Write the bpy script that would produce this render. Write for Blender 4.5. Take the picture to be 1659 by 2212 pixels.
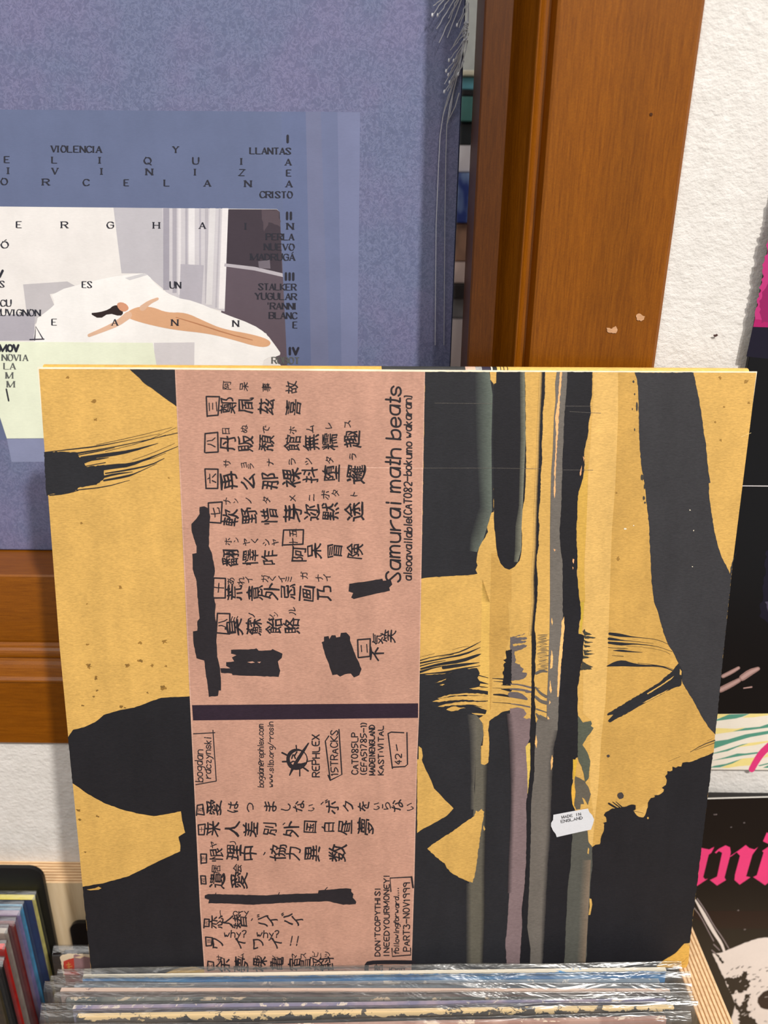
import bpy, bmesh, math, random
from mathutils import Vector, Matrix
from mathutils.geometry import tessellate_polygon
from mathutils import noise as mnoise

for o in list(bpy.data.objects):
    bpy.data.objects.remove(o)
random.seed(7)
C = bpy.context.scene.collection
scene = bpy.context.scene

# ------------------------------------------------------------------ camera
CAMZ = 1.50                      # height of the lens above the floor
W_, H_, F_ = 1659.0, 2212.0, 1661.0
MR = Matrix(((0.9999437145, 0.0106097986, 0.0),
             (0.0039065090, -0.3681775028, 0.9297473128),
             (0.0098644317, -0.9296949815, -0.3681982270)))   # lens frame (right, down, forward) -> world
cam = bpy.data.cameras.new('camera')
cam.sensor_fit = 'HORIZONTAL'; cam.sensor_width = 36.0
cam.lens = F_ * 36.0 / W_
cam.clip_start = 0.01
cam.dof.use_dof = True
cam.dof.focus_distance = 0.365
cam.dof.aperture_fstop = 11.0
camo = bpy.data.objects.new('camera', cam); C.objects.link(camo)
rot = Matrix((MR.col[0], -MR.col[1], -MR.col[2])).transposed()
camo.matrix_world = Matrix.Translation((0, 0, CAMZ)) @ rot.to_4x4()
scene.camera = camo

# ------------------------------------------------------------------ light and exposure
wd = bpy.data.worlds.new('world'); scene.world = wd; wd.use_nodes = True
bg = wd.node_tree.nodes['Background']
bg.inputs[0].default_value = (1.0, 0.985, 0.97, 1); bg.inputs[1].default_value = 0.38
scene.view_settings.view_transform = 'Standard'; scene.view_settings.look = 'None'
scene.view_settings.exposure = 0.0; scene.view_settings.gamma = 1.0
scene.view_settings.use_curve_mapping = False

def area(name, loc, target, size, power, col):
    l = bpy.data.lights.new(name, 'AREA'); l.shape = 'DISK'; l.size = size; l.energy = power; l.color = col
    o = bpy.data.objects.new(name, l); C.objects.link(o); o.location = loc
    o.rotation_euler = (Vector(target) - Vector(loc)).to_track_quat('-Z', 'Y').to_euler()
    return o
area('spotlight', (1.10, -1.50, CAMZ + 1.90), (0, .33, CAMZ - .2), 0.14, 86.0, (1.0, 0.955, 0.89))
area('spotlight', (.70, -1.50, CAMZ + 1.90), (0, .33, CAMZ - .2), 0.12, 16.0, (1.0, 0.955, 0.89))  # weaker second light, added to put glints on the clear sleeves
area('back_room_lamp', (.5, .95, CAMZ + 1.0), (0, .62, CAMZ), 0.4, 13.0, (1.0, 0.97, 0.93))
area('ambient_fill', (-0.9, -0.9, CAMZ + 1.25), (0, .33, CAMZ - .2), 0.9, 9.0, (1.0, 0.97, 0.93))  # broad soft fill from upper left, added to raise the ambient level

# ------------------------------------------------------------------ helpers
def lin(c):
    return tuple(((v / 255.) / 12.92 if v <= 10 else (((v / 255.) + .055) / 1.055) ** 2.4) for v in c)

def ray(x, y):
    return MR @ Vector(((x - W_ / 2) / F_, (y - H_ / 2) / F_, 1.0))

def on_plane(x, y, o, n):
    r = ray(x, y); c = Vector((0, 0, CAMZ))
    return c + r * ((Vector(o) - c).dot(n) / r.dot(n))

def on_y(x, y, Y):
    return on_plane(x, y, Vector((0, Y, 0)), Vector((0, 1, 0)))

def link(name, me, parent=None, loc=None):
    o = bpy.data.objects.new(name, me); C.objects.link(o)
    if parent: o.parent = parent
    if loc is not None: o.location = loc
    return o

def tag(o, label, cat, group=None):
    o['label'] = label; o['category'] = cat
    if group: o['group'] = group
    return o

def thing(name, loc, label, cat, group=None):
    return tag(link(name, None, None, loc), label, cat, group)

def structure(o):
    o['kind'] = 'structure'; return o

def from_bm(name, bm, mats, parent=None, base=None, bevel=0):
    """one mesh object; vertices of bm are in world space and become local to base"""
    base = Vector(base) if base is not None else (parent.location.copy() if parent else Vector((0, 0, 0)))
    if bevel:
        bmesh.ops.bevel(bm, geom=[e for e in bm.edges], offset=bevel, segments=2, affect='EDGES', profile=.6)
    for v in bm.verts: v.co -= base
    bmesh.ops.recalc_face_normals(bm, faces=bm.faces)
    me = bpy.data.meshes.new(name); bm.to_mesh(me); bm.free()
    for m in (mats if isinstance(mats, (list, tuple)) else [mats]): me.materials.append(m)
    o = link(name, me, parent)
    if not parent: o.location = base
    return o

def box_bm(bm, x0, x1, y0, y1, z0, z1, mi=0):
    r = bmesh.ops.create_cube(bm, size=1.0)
    for v in r['verts']:
        v.co = Vector(((x0 + x1) / 2 + v.co.x * (x1 - x0), (y0 + y1) / 2 + v.co.y * (y1 - y0), (z0 + z1) / 2 + v.co.z * (z1 - z0)))
    for f in {f for v in r['verts'] for f in v.link_faces}: f.material_index = mi
    return r['verts']

def obox_bm(bm, o, ex, ey, ez, mi=0):
    """box spanned by three edge vectors from corner o"""
    vs = [bm.verts.new(o + ex * a + ey * b + ez * c) for a in (0, 1) for b in (0, 1) for c in (0, 1)]
    for q in ((0, 1, 3, 2), (4, 6, 7, 5), (0, 4, 5, 1), (2, 3, 7, 6), (0, 2, 6, 4), (1, 5, 7, 3)):
        f = bm.faces.new([vs[i] for i in q]); f.material_index = mi
    return vs

# ------------------------------------------------------------------ materials
class N:
    def __init__(s, name):
        s.m = bpy.data.materials.new(name); s.m.use_nodes = True
        s.t = s.m.node_tree; s.b = s.t.nodes['Principled BSDF']; s.out = s.t.nodes['Material Output']
    def n(s, kind, **kw):
        nd = s.t.nodes.new(kind)
        for k, v in kw.items(): setattr(nd, k, v)
        return nd
    def l(s, a, b): s.t.links.new(a, b)
    def coord(s, scale=(1, 1, 1), rot=(0, 0, 0)):
        tc = s.n('ShaderNodeTexCoord'); mp = s.n('ShaderNodeMapping')
        mp.inputs['Scale'].default_value = scale; mp.inputs['Rotation'].default_value = rot
        s.l(tc.outputs['Object'], mp.inputs[0]); return mp.outputs[0]
    def noise(s, vec, scale, detail=4, rough=.55, dist=0):
        nd = s.n('ShaderNodeTexNoise'); nd.inputs['Scale'].default_value = scale
        nd.inputs['Detail'].default_value = detail; nd.inputs['Roughness'].default_value = rough
        nd.inputs['Distortion'].default_value = dist
        s.l(vec, nd.inputs['Vector']); return nd.outputs[0]
    def ramp(s, fac, stops):
        r = s.n('ShaderNodeValToRGB'); e = r.color_ramp.elements
        while len(e) < len(stops): e.new(.5)
        for el, (p, c) in zip(e, stops):
            el.position = p; el.color = tuple(c[:3]) + (1,)
        s.l(fac, r.inputs[0]); return r.outputs[0]
    def rng(s, fac, a, b, c, d):
        r = s.n('ShaderNodeMapRange'); 
        for i, v in enumerate((a, b, c, d)): r.inputs[i + 1].default_value = v
        s.l(fac, r.inputs[0]); return r.outputs[0]
    def mix(s, kind, fac, a, b):
        r = s.n('ShaderNodeMixRGB', blend_type=kind)
        for i, v in enumerate((fac, a, b)):
            if isinstance(v, (int, float)): r.inputs[i].default_value = v if i == 0 else (v, v, v, 1)
            elif isinstance(v, tuple): r.inputs[i].default_value = v[:3] + (1,)
            else: s.l(v, r.inputs[i])
        return r.outputs[0]
    def math(s, op, a, b):
        r = s.n('ShaderNodeMath', operation=op)
        for i, v in enumerate((a, b)):
            if isinstance(v, (int, float)): r.inputs[i].default_value = v
            else: s.l(v, r.inputs[i])
        return r.outputs[0]
    def bump(s, h, strength, dist):
        b = s.n('ShaderNodeBump'); b.inputs['Strength'].default_value = strength; b.inputs['Distance'].default_value = dist
        s.l(h, b.inputs['Height']); s.l(b.outputs[0], s.b.inputs['Normal']); return b.outputs[0]
    def set(s, rough=.5, spec=.5, coat=0, coat_rough=.1):
        s.b.inputs['Roughness'].default_value = rough; s.b.inputs['Specular IOR Level'].default_value = spec
        s.b.inputs['Coat Weight'].default_value = coat; s.b.inputs['Coat Roughness'].default_value = coat_rough
        return s

def flat(name, c, rough=.5, spec=.4, var=.12, scale=120):
    m = N(name); m.set(rough, spec)
    f = m.rng(m.noise(m.coord(), scale), .3, .7, 1 - var, 1 + var)
    m.l(m.mix('MULTIPLY', 1.0, lin(c), f), m.b.inputs['Base Color']); return m.m

def mat_print(name, rough=.55, spec=.35, grain=.10, streak=.05, mott=.05, bump=.15):
    """printed card: the ink colour comes from the mesh, the board's fibres from noise"""
    m = N(name); m.set(rough, spec)
    a = m.n('ShaderNodeAttribute', attribute_name='ink')
    f1 = m.rng(m.noise(m.coord((.4, 1, 1.6)), 1300, 3, .7), .3, .7, 1 - grain, 1 + grain)
    f2 = m.rng(m.noise(m.coord((1, 1, .09)), 110, 2, .5), .3, .7, 1 - streak, 1 + streak)
    f3 = m.rng(m.noise(m.coord((1, 1, 1)), 60, 5, .6), .3, .7, 1 - mott, 1 + mott)
    c = m.mix('MULTIPLY', 1.0, a.outputs['Color'], m.math('MULTIPLY', f1, m.math('MULTIPLY', f2, f3)))
    m.l(c, m.b.inputs['Base Color'])
    if bump: m.bump(m.noise(m.coord((1, 1, 2)), 900, 3, .6), bump, .0003)
    return m.m

def mat_wood(name, along, dark=(108, 57, 2), mid=(126, 70, 4), light=(140, 81, 8)):
    sc = {'x': (.05, 1, 1), 'z': (1, 1, .05), 'y': (1, .05, 1)}[along]
    m = N(name); m.set(.36, .28, .06, .2)
    g = m.noise(m.coord(sc), 1500, 4, .7, .2)
    g2 = m.noise(m.coord(tuple(v if v < 1 else .6 for v in sc)), 90, 4, .6, .8)
    c1 = m.ramp(g, [(.28, lin(dark)), (.5, lin(mid)), (.75, lin(light))])
    c = m.mix('MULTIPLY', 1.0, c1, m.rng(g2, .3, .7, .9, 1.08))
    s = m.rng(m.noise(m.coord(), 1800, 2, .7), .35, .65, .92, 1.07)
    m.l(m.mix('MULTIPLY', 1.0, c, s), m.b.inputs['Base Color'])
    m.bump(g, .08, .0004); return m.m

def mat_ply_edge(name, axis):
    m = N(name); m.set(.7, .25)
    tc = m.n('ShaderNodeTexCoord'); sp = m.n('ShaderNodeSeparateXYZ')
    dn = m.rng(m.noise(m.coord((25, 25, 25)), 1.0, 2), .3, .7, -.00015, .00015)
    m.l(tc.outputs['Object'], sp.inputs[0])
    v = m.math('MULTIPLY', m.math('ADD', sp.outputs[axis], dn), 1 / .00212)
    fr = m.math('FRACT', v, 0.0)
    c = m.ramp(fr, [(0., lin((150, 104, 62))), (.16, lin((176, 128, 84))), (.3, lin((226, 190, 146))), (.55, lin((232, 200, 160))), (.86, lin((218, 180, 136))), (1., lin((150, 104, 62)))])
    f = m.rng(m.noise(m.coord((40, 40, 40) if axis == 'X' else (12, 60, 30)), 12, 3), .3, .7, .86, 1.12)
    m.l(m.mix('MULTIPLY', 1.0, c, f), m.b.inputs['Base Color']); return m.m

def mat_ply_face(name):
    m = N(name); m.set(.6, .3)
    g = m.noise(m.coord((1, 1, .08)), 160, 5, .6, .5)
    m.l(m.ramp(g, [(.3, lin((186, 160, 124))), (.55, lin((208, 184, 148))), (.8, lin((222, 200, 166)))]), m.b.inputs['Base Color'])
    return m.m

def mat_plaster(name):
    m = N(name); m.set(.85, .2)
    n1 = m.noise(m.coord((1, 1, 1.3)), 420, 3, .55); n2 = m.noise(m.coord(), 110, 4, .6)
    m.l(m.ramp(n2, [(.3, lin((211, 207, 202))), (.7, lin((224, 220, 216)))]), m.b.inputs['Base Color'])
    h = m.math('ADD', n1, m.math('MULTIPLY', n2, .8))
    m.bump(h, .55, .0011); return m.m

def mat_clear(name, refl=.10, rough=.08, bump=.5, tint=(1, 1, 1), scale=(1, 1, 1), bdist=.002, nscale=55, haze=0.0):
    """thin clear film or pane: see-through, with reflections and a little milky haze of its own"""
    m = N(name); t = m.t; t.nodes.remove(m.b)
    tr = m.n('ShaderNodeBsdfTransparent'); tr.inputs[0].default_value = tint + (1,)
    gl = m.n('ShaderNodeBsdfGlossy'); gl.inputs['Roughness'].default_value = rough
    lw = m.n('ShaderNodeLayerWeight'); lw.inputs[0].default_value = .5
    mx = m.n('ShaderNodeMixShader'); fac = m.math('ADD', m.math('MULTIPLY', m.math('POWER', lw.outputs['Facing'], 4.0), .7), refl)
    if bump:
        b = m.n('ShaderNodeBump'); b.inputs['Strength'].default_value = bump; b.inputs['Distance'].default_value = bdist
        m.l(m.noise(m.coord(scale), nscale, 4, .6, .6), b.inputs['Height'])
        m.l(b.outputs[0], gl.inputs['Normal']); m.l(b.outputs[0], lw.inputs['Normal'])
    base = tr.outputs[0]
    if haze:
        df = m.n('ShaderNodeBsdfDiffuse'); df.inputs[0].default_value = (.8, .81, .82, 1)
        hz = m.n('ShaderNodeMixShader'); hz.inputs[0].default_value = haze
        m.l(tr.outputs[0], hz.inputs[1]); m.l(df.outputs[0], hz.inputs[2]); base = hz.outputs[0]
    m.l(fac, mx.inputs[0]); m.l(base, mx.inputs[1]); m.l(gl.outputs[0], mx.inputs[2])
    m.l(mx.outputs[0], m.out.inputs[0]); return m.m

# ------------------------------------------------------------------ printed artwork on a real plane
def chaikin(p, closed=False):
    q = []
    n = len(p)
    for i in range(n if closed else n - 1):
        a, b = p[i], p[(i + 1) % n]
        q.append(tuple(.75 * u + .25 * v for u, v in zip(a, b))); q.append(tuple(.25 * u + .75 * v for u, v in zip(a, b)))
    return q if closed else [p[0]] + q + [p[-1]]

class Art:
    """flat printed shapes, one mesh. Outlines are given where the photograph shows them and laid on the sheet's plane."""
    STEP = .00002
    def __init__(s, o, n, base):
        s.o = Vector(o); s.n = Vector(n).normalized(); s.base = Vector(base)   # n points at the viewer
        s.v, s.f, s.c, s.mi = [], [], [], []; s.cnt = {}; s.sub = 0
    def pt(s, x, y, layer):
        return on_plane(x, y, s.o, s.n) + s.n * (s.STEP * layer + s.sub) - s.base
    def add(s, pts, faces, cols, layer, mi=0):
        k = len(s.v); c = s.cnt.get(layer, 0); s.cnt[layer] = c + 1
        s.sub = (c % 38) * 5e-7                     # printing order inside a layer
        s.v += [s.pt(x, y, layer) for x, y in pts]
        s.c += cols if isinstance(cols, list) else [cols] * len(pts)
        s.f += [tuple(i + k for i in f) for f in faces]; s.mi += [mi] * len(faces)
    def poly(s, pts, col, layer, rag=0., smooth=0, fr=None, seg=6., mi=0):
        if fr: pts = [(fr[0] + x / fr[2], fr[1] + y / fr[2]) for x, y in pts]
        for _ in range(smooth): pts = chaikin(pts, True)
        if rag:
            q = []
            for i in range(len(pts)):
                a, b = pts[i], pts[(i + 1) % len(pts)]
                L = math.hypot(b[0] - a[0], b[1] - a[1]); k = max(1, int(L / seg))
                nx, ny = (-(b[1] - a[1]) / (L + 1e-9), (b[0] - a[0]) / (L + 1e-9))
                for j in range(k):
                    t = j / k; d = 0 if j == 0 else random.uniform(-rag, rag)
                    q.append((a[0] + (b[0] - a[0]) * t + nx * d, a[1] + (b[1] - a[1]) * t + ny * d))
            pts = q
        tri = tessellate_polygon([[Vector((x, y, 0)) for x, y in pts]])
        s.add(pts, tri, lin(col), layer, mi)
    def grad(s, left, right, c0, c1, layer, fr=None):
        """strip between two edges whose ink fades from c0 to c1"""
        if fr:
            left = [(fr[0] + x / fr[2], fr[1] + y / fr[2]) for x, y in left]; right = [(fr[0] + x / fr[2], fr[1] + y / fr[2]) for x, y in right]
        keep = [0]
        for i in range(1, len(left)):
            if left[i][1] > left[keep[-1]][1] + 1 and right[i][1] > right[keep[-1]][1] + 1: keep.append(i)
        left = [left[i] for i in keep]; right = [right[i] for i in keep]
        n = len(left)
        s.add(list(left) + list(right), [(i, i + 1, n + i + 1, n + i) for i in range(n - 1)], [lin(c0)] * n + [lin(c1)] * n, layer)
    def stroke(s, pts, w, col, layer, fr=None, smooth=1, cap=True):
        """brush or pen stroke; w one width or one per point, in the units of pts"""
        ws = w if isinstance(w, (list, tuple)) else [w] * len(pts)
        p = [(x, y, q) for (x, y), q in zip(pts, ws)]
        if fr: p = [(fr[0] + x / fr[2], fr[1] + y / fr[2], q / fr[2]) for x, y, q in p]
        if len(p) > 2:
            for _ in range(smooth): p = chaikin(p)
        n = len(p); out = []; A, B = [], []
        for i in range(n):
            a, b = p[max(0, i - 1)], p[min(n - 1, i + 1)]
            dx, dy = b[0] - a[0], b[1] - a[1]; L = math.hypot(dx, dy) or 1
            nx, ny = -dy / L * p[i][2] / 2, dx / L * p[i][2] / 2
            A.append((p[i][0] + nx, p[i][1] + ny)); B.append((p[i][0] - nx, p[i][1] - ny))
        s.add(A + B, [(i, i + 1, n + i + 1, n + i) for i in range(n - 1)], lin(col), layer)
        if cap:
            for x, y, q in (p[0], p[-1]):
                r = q / 2
                s.add([(x + r * math.cos(k * math.pi / 4), y + r * math.sin(k * math.pi / 4)) for k in range(8)], [tuple(range(8))], lin(col), layer)
    def disc(s, x, y, rx, ry, col, layer, fr=None, rag=.15):
        if fr: x, y, rx, ry = fr[0] + x / fr[2], fr[1] + y / fr[2], rx / fr[2], ry / fr[2]
        pts = []
        for k in range(10):
            q = 1 + random.uniform(-rag, rag)
            pts.append((x + rx * q * math.cos(k * math.pi / 5), y + ry * q * math.sin(k * math.pi / 5)))
        s.add(pts, [tuple(range(10))], lin(col), layer)
    def glyph(s, ch, x, y, size, col, layer, fr=None, turn=True, wob=.09):
        """one handwritten character centred at x, y; turn lays it on its left side as written on the sheet"""
        if fr: x, y, size = fr[0] + x / fr[2], fr[1] + y / fr[2], size / fr[2]
        V, F = glyph_mesh(ch)
        a = random.uniform(-wob, wob); ca, sa = math.cos(a), math.sin(a); ph = random.uniform(0, 50)
        pts = []
        for gx, gy in V:
            gx += .035 * math.sin(gy * 8 + ph); gy += .035 * math.sin(gx * 8 + ph * 2)
            gx, gy = gx * ca - gy * sa, gx * sa + gy * ca
            pts.append((x - gy * size, y - gx * size) if turn else (x + gx * size, y - gy * size))
        q = .011 * size
        for ox, oy in ((-q, -q), (q, -q), (-q, q), (q, q)): s.add([(u + ox, v + oy) for u, v in pts], F, lin(col), layer)
    def write(s, text, x, y, length, xh, col, layer, fr=None, up=True, w=None, slant=.08, font=None):
        """handwritten line. up=True: the line climbs the sheet from x, y (its baseline is x)"""
        if fr: x, y, length, xh = fr[0] + x / fr[2], fr[1] + y / fr[2], length / fr[2], xh / fr[2]
        w = (w / fr[2] if fr else w) if w else xh * .22; adv = []
        for ch in text: adv.append(3.0 if ch in " iIl1.'!:[]()jft" else 6.6 if ch in 'mwMW' else 5.4)
        k = length / sum(adv); u = xh / 4.0; pos = 0
        for ch, a in zip(text, adv):
            g = STROKES.get(ch)
            if g:
                dy = random.uniform(-.25, .25)
                for st in g.split('/'):
                    P = [(int(st[i]), int(st[i + 1]) - 2) for i in range(0, len(st), 2)]
                    off = 1.0 if a == 3.0 else 0
                    Q = []
                    for gx, gy in P:
                        gx = pos + (gx - off + .5) * (k if k < u * 1.3 else u * 1.3) + gy * slant * u; gy = (gy + dy) * u
                        Q.append((x - gy, y - gx) if up else (x + gx, y - gy))
                    if len(Q) == 1: Q.append((Q[0][0] + .5, Q[0][1]))
                    s.stroke(Q, w, col, layer, smooth=2)
            pos += a * k
    def serif(s, text, x0, x1, y, h, col, layer, fr=None, bold=False, slope=.0115):
        """a word of printed roman capitals between x0 and x1 on baseline y"""
        if fr: x0, x1, y, h = fr[0] + x0 / fr[2], fr[0] + x1 / fr[2], fr[1] + y / fr[2], h / fr[2]
        wid = [{'I': 1.6, "'": 1.4, 'M': 5.6, '|': 1.4}.get(c, 4.0) for c in text]
        tot = sum(wid) + 1.1 * (len(text) - 1); k = (x1 - x0) / tot; u = h / 6.0; pos = 0
        for ch, wd_ in zip(text, wid):
            acc = ch == 'Á' or ch == 'Ó'; ch = {'Á': 'A', 'Ó': 'O'}.get(ch, ch)
            off = 1.0 - (wd_ - 1.0) / 2 if wd_ < 2 else 0; sx = wd_ / (5.0 if ch == 'M' else 4.0) if wd_ > 2 else 1
            T = lambda gx, gy: (x0 + (pos + (gx - off) * sx) * k, y - gy * u + slope * (pos + gx) * k)
            if ch == "'":
                s.stroke([T(1.3, 6), T(1.3, 4.6)], 1.0 * u, col, layer)
            for st in STROKES.get(ch, '').split('/'):
                P = [(int(st[i]), int(st[i + 1]) - 2) for i in range(0, len(st), 2)]
                if len(P) < 2 or ch == "'": continue
                curved = len(P) > 4
                if curved:
                    for _ in range(2): P = chaikin(P)
                for a, b in zip(P, P[1:]):
                    dx, dy = b[0] - a[0], b[1] - a[1]; L = math.hypot(dx, dy) or 1
                    if bold: w = (2.3 if ch in 'IV' else 1.9) * u
                    else:
                        vert = abs(dy) / L; w = (.55 + .95 * vert * (1 if dx * dy <= 0.01 else .35)) * u
                    s.stroke([T(*a), T(*b)], w, col, layer, cap=curved or bold)
                if not bold and not (curved and ch in 'OCGQSU'):
                    for e, f in ((P[0], P[1]), (P[-1], P[-2])):
                        if e[1] in (0, 6) and abs(f[1] - e[1]) > .8 and not (ch == 'A' and e[1] == 6) and not (ch in 'VN' and e == (2, 0)):
                            yy = e[1] + (.15 if e[1] == 0 else -.15)
                            s.stroke([T(e[0] - .85, yy), T(e[0] + .85, yy)], .5 * u, col, layer, cap=False)
            if ch == 'Q': s.stroke([T(2.2, 1), T(4.2, -1.0)], .8 * u, col, layer)
            if acc: s.stroke([T(1.8, 6.8), T(2.9, 8.0)], .7 * u, col, layer)
            pos += wd_ + 1.1
    def build(s, name, mats, parent=None):
        me = bpy.data.meshes.new(name); me.from_pydata(s.v, [], s.f)
        at = me.color_attributes.new('ink', 'FLOAT_COLOR', 'POINT')
        for i, c in enumerate(s.c): at.data[i].color = (c[0], c[1], c[2], 1)
        for m in (mats if isinstance(mats, (list, tuple)) else [mats]): me.materials.append(m)
        for p, k in zip(me.polygons, s.mi): p.material_index = k
        bm = bmesh.new(); bm.from_mesh(me); bm.faces.ensure_lookup_table()
        bm.normal_update()
        for f in bm.faces:
            if f.normal.dot(s.n) < 0: f.normal_flip()
        bm.to_mesh(me); bm.free()
        o = link(name, me, parent)
        if not parent: o.location = s.base
        return o

STROKES = {
 'a': '4636160503122232' '45/464342', 'b': '0802/0515364543321203', 'c': '4536160503123243', 'd': '4842/4536160503123245',
 'e': '0444453616050312' '3243', 'f': '4738281712/0636', 'g': '4636160504133344/46413010', 'h': '0802/0516364542', 'i': '2622/2827', 'j': '262110/2827',
 'k': '0802/3604/1432', 'l': '2822', 'm': '0602/0516262522/2536465552', 'n': '0602/0516364542', 'o': '160503123243453616', 'p': '0600/0516364543321203',
 'r': '0602/04153646', 's': '45361605143443321203', 't': '28231232/1636', 'u': '0603123243/4642', 'v': '062246', 'w': '0612253256', 'x': '0642/0246',
 'y': '0624/46221000', 'z': '06460242', 'A': '022842/1434', 'B': '0802/083847463505/3544433202', 'C': '4738180604123243', 'D': '0802/082846442202',
 'E': '48080242/0535', 'F': '480802/0535', 'G': '473818060412324345/4525', 'H': '0802/4842/0545', 'I': '1812', 'K': '0802/480542', 'L': '080242',
 'M': '0208/082258/5852', 'N': '0208/0842/4248', 'O': '180604123244463818', 'P': '0802/083847463505', 'Q': '180604123244463818', 'R': '0802/083847463505/2542',
 'S': '4738180716344332' '1203', 'T': '0848/2822', 'U': '080312324348', 'V': '0822/2248', 'W': '0812253258', 'X': '0842/0248', 'Y': '0825/4825/2522', 'Z': '0848/4802/0242',
 '0': '180604123244463818', '1': '172822', '2': '07183847450242', '3': '0848254543321203', '4': '380444/3632', '5': '48080535443312' '02', '7': '084812', '8': '1807163443321203144638' '18',
 '9': '45160718384742', '[': '28181222', ']': '18282212', '-': '0545', '.': '2223', '!': '2824/2322', '(': '28171422', ')': '18272412', ':': '2625/2423', '/': '0248',
 '@': '3525142434464737170603123' '2', '?': '07183847352524/2322', "'": '2827', '~': '05163546', '|': '1812'}

_gc = {}
def glyph_mesh(ch):
    if ch not in _gc:
        cu = bpy.data.curves.new('g', 'FONT'); cu.body = ch; cu.size = 1; cu.resolution_u = 3
        o = bpy.data.objects.new('g', cu); C.objects.link(o)
        dg = bpy.context.evaluated_depsgraph_get(); me = bpy.data.meshes.new_from_object(o.evaluated_get(dg))
        V = [(v.co.x, v.co.y) for v in me.vertices]; F = [tuple(p.vertices) for p in me.polygons]
        xs = [v[0] for v in V] or [0]; ys = [v[1] for v in V] or [0]
        cx, cy = (min(xs) + max(xs)) / 2, (min(ys) + max(ys)) / 2
        _gc[ch] = ([(x - cx, y - cy) for x, y in V], F)
        bpy.data.objects.remove(o); bpy.data.curves.remove(cu); bpy.data.meshes.remove(me)
    return _gc[ch]

# ------------------------------------------------------------------ the setting
Z0 = CAMZ
WALL, JAMB, ALB = 0.363, 0.360, 0.403          # depths of wall face, casing face, window ledge back
M_wall = mat_plaster('white_rough_plaster')
M_wood_v = mat_wood('varnished_wood_upright', 'z')
M_wood_h = mat_wood('varnished_wood_level', 'x')
M_wood_d = mat_wood('varnished_wood_stop', 'z', (66, 32, 2), (78, 40, 4), (90, 48, 7))
M_floor = mat_wood('shop_floor_boards', 'x', (96, 80, 66), (120, 102, 84), (140, 120, 100))
M_ply = mat_ply_face('plywood_face')
M_edge_y = mat_ply_edge('plywood_edge_back', 'Y'); M_edge_x = mat_ply_edge('plywood_edge_side', 'X')
M_black = flat('black_plastic', (16, 16, 17), .45, .4)
M_glass = mat_clear('window_glass', .04, .02, 0)

HX0, HX1, HZ0, HZ1 = -.46, .085, Z0 - .2675, Z0 + .42     # window opening
bm = bmesh.new()
for x0, x1, z0, z1 in ((-2.2, HX0, 0, 2.8), (HX1, 2.2, 0, 2.8), (HX0, HX1, 0, HZ0), (HX0, HX1, HZ1, 2.8)):
    box_bm(bm, x0, x1, WALL, WALL + .12, z0, z1)
structure(from_bm('wall_back', bm, M_wall))
bm = bmesh.new(); box_bm(bm, -2.2, 2.2, -2.0, 2.0, -.05, 0)
structure(from_bm('floor', bm, M_floor))
bm = bmesh.new(); box_bm(bm, -2.2, 2.2, 1.25, 1.35, 0, 2.8)
structure(from_bm('wall_far', bm, flat('far_wall_grey', (150, 152, 150), .8, .2)))

def sweep(profile, fixed, a, b, along, name, mat, parent):
    """casing length: closed profile of (u, Y) swept from a to b along x or z"""
    bm = bmesh.new(); R = []
    for e in (a, b):
        R.append([bm.verts.new((u, Y, e) if along == 'z' else (e, Y, u)) for u, Y in profile])
    n = len(profile)
    for i in range(n): bm.faces.new((R[0][i], R[0][(i + 1) % n], R[1][(i + 1) % n], R[1][i]))
    bm.faces.new(R[0]); bm.faces.new(R[1])
    return from_bm(name, bm, mat, parent)

win = link('window_1', None, None, (0, WALL, HZ0)); structure(win)
def arc(u0, y0, u1, y1, bulge, n=6):
    out = []
    for i in range(n + 1):
        t = i / n; s = math.sin(t * math.pi) * bulge
        out.append((u0 + (u1 - u0) * t, y0 + (y1 - y0) * t - s))
    return out
# right jamb: casing with bead and groove
cas = [(.0508, .402), (.0508, .3735)] + arc(.0511, .3732, .0587, .3622, -.0006) + arc(.0590, .3615, .0612, .3607, .0022) + \
      arc(.0616, .3640, .0655, .3650, -.0006) + [(.0672, .3606), (.0684, JAMB), (.1245, JAMB), (.1260, .3612), (.1260, WALL + .002), (.090, WALL + .002), (.090, .402)]
sweep(cas, 0, HZ0 - .02, HZ1 + .06, 'z', 'jamb', M_wood_v, win)
stop = [(.0383, .3935), (.0383, .3630), (.0390, .3622), (.0500, .3634), (.0504, .3650), (.0504, .3935)]
sweep(stop, 0, HZ0 + .02, HZ1, 'z', 'jamb_stop', M_wood_d, win)
casl = [(2 * -.2 - u, y) for u, y in cas]; stopl = [(2 * -.2 - u, y) for u, y in stop]
sweep(casl, 0, HZ0 - .02, HZ1 + .06, 'z', 'jamb', M_wood_v, win)
# bottom rail: ledge, stepped face, bead, front face
zr = Z0
rail = [(zr - .1853, .430), (zr - .1853, .3712), (zr - .1862, .3703)] + arc(zr - .189, .3698, zr - .2240, .3678, .0005) + \
       [(zr - .2256, .3682), (zr - .2268, .3668)] + arc(zr - .2280, .3664, zr - .2330, .3646, .0008, 4) + [(zr - .2340, .3656)] + \
       arc(zr - .2355, .3648, zr - .2420, .3615, .0004, 4) + arc(zr - .2432, .3610, zr - .2468, JAMB, .0010, 5) + \
       [(zr - .2870, JAMB), (zr - .2881, .3610), (zr - .2881, WALL + .002), (zr - .268, WALL + .002), (zr - .268, .430)]
sweep(rail, 0, -.49, .0500, 'x', 'bottom_rail', M_wood_h, win)
top = [(HZ1 + (zr - .22 - u), y) for u, y in rail]
sweep(top, 0, -.49, .0500, 'x', 'top_rail', M_wood_h, win)
bm = bmesh.new(); box_bm(bm, -.44, .080, .417, .421, Z0 - .1848, HZ1 - .03)
from_bm('glass_pane', bm, M_glass, win)
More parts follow.
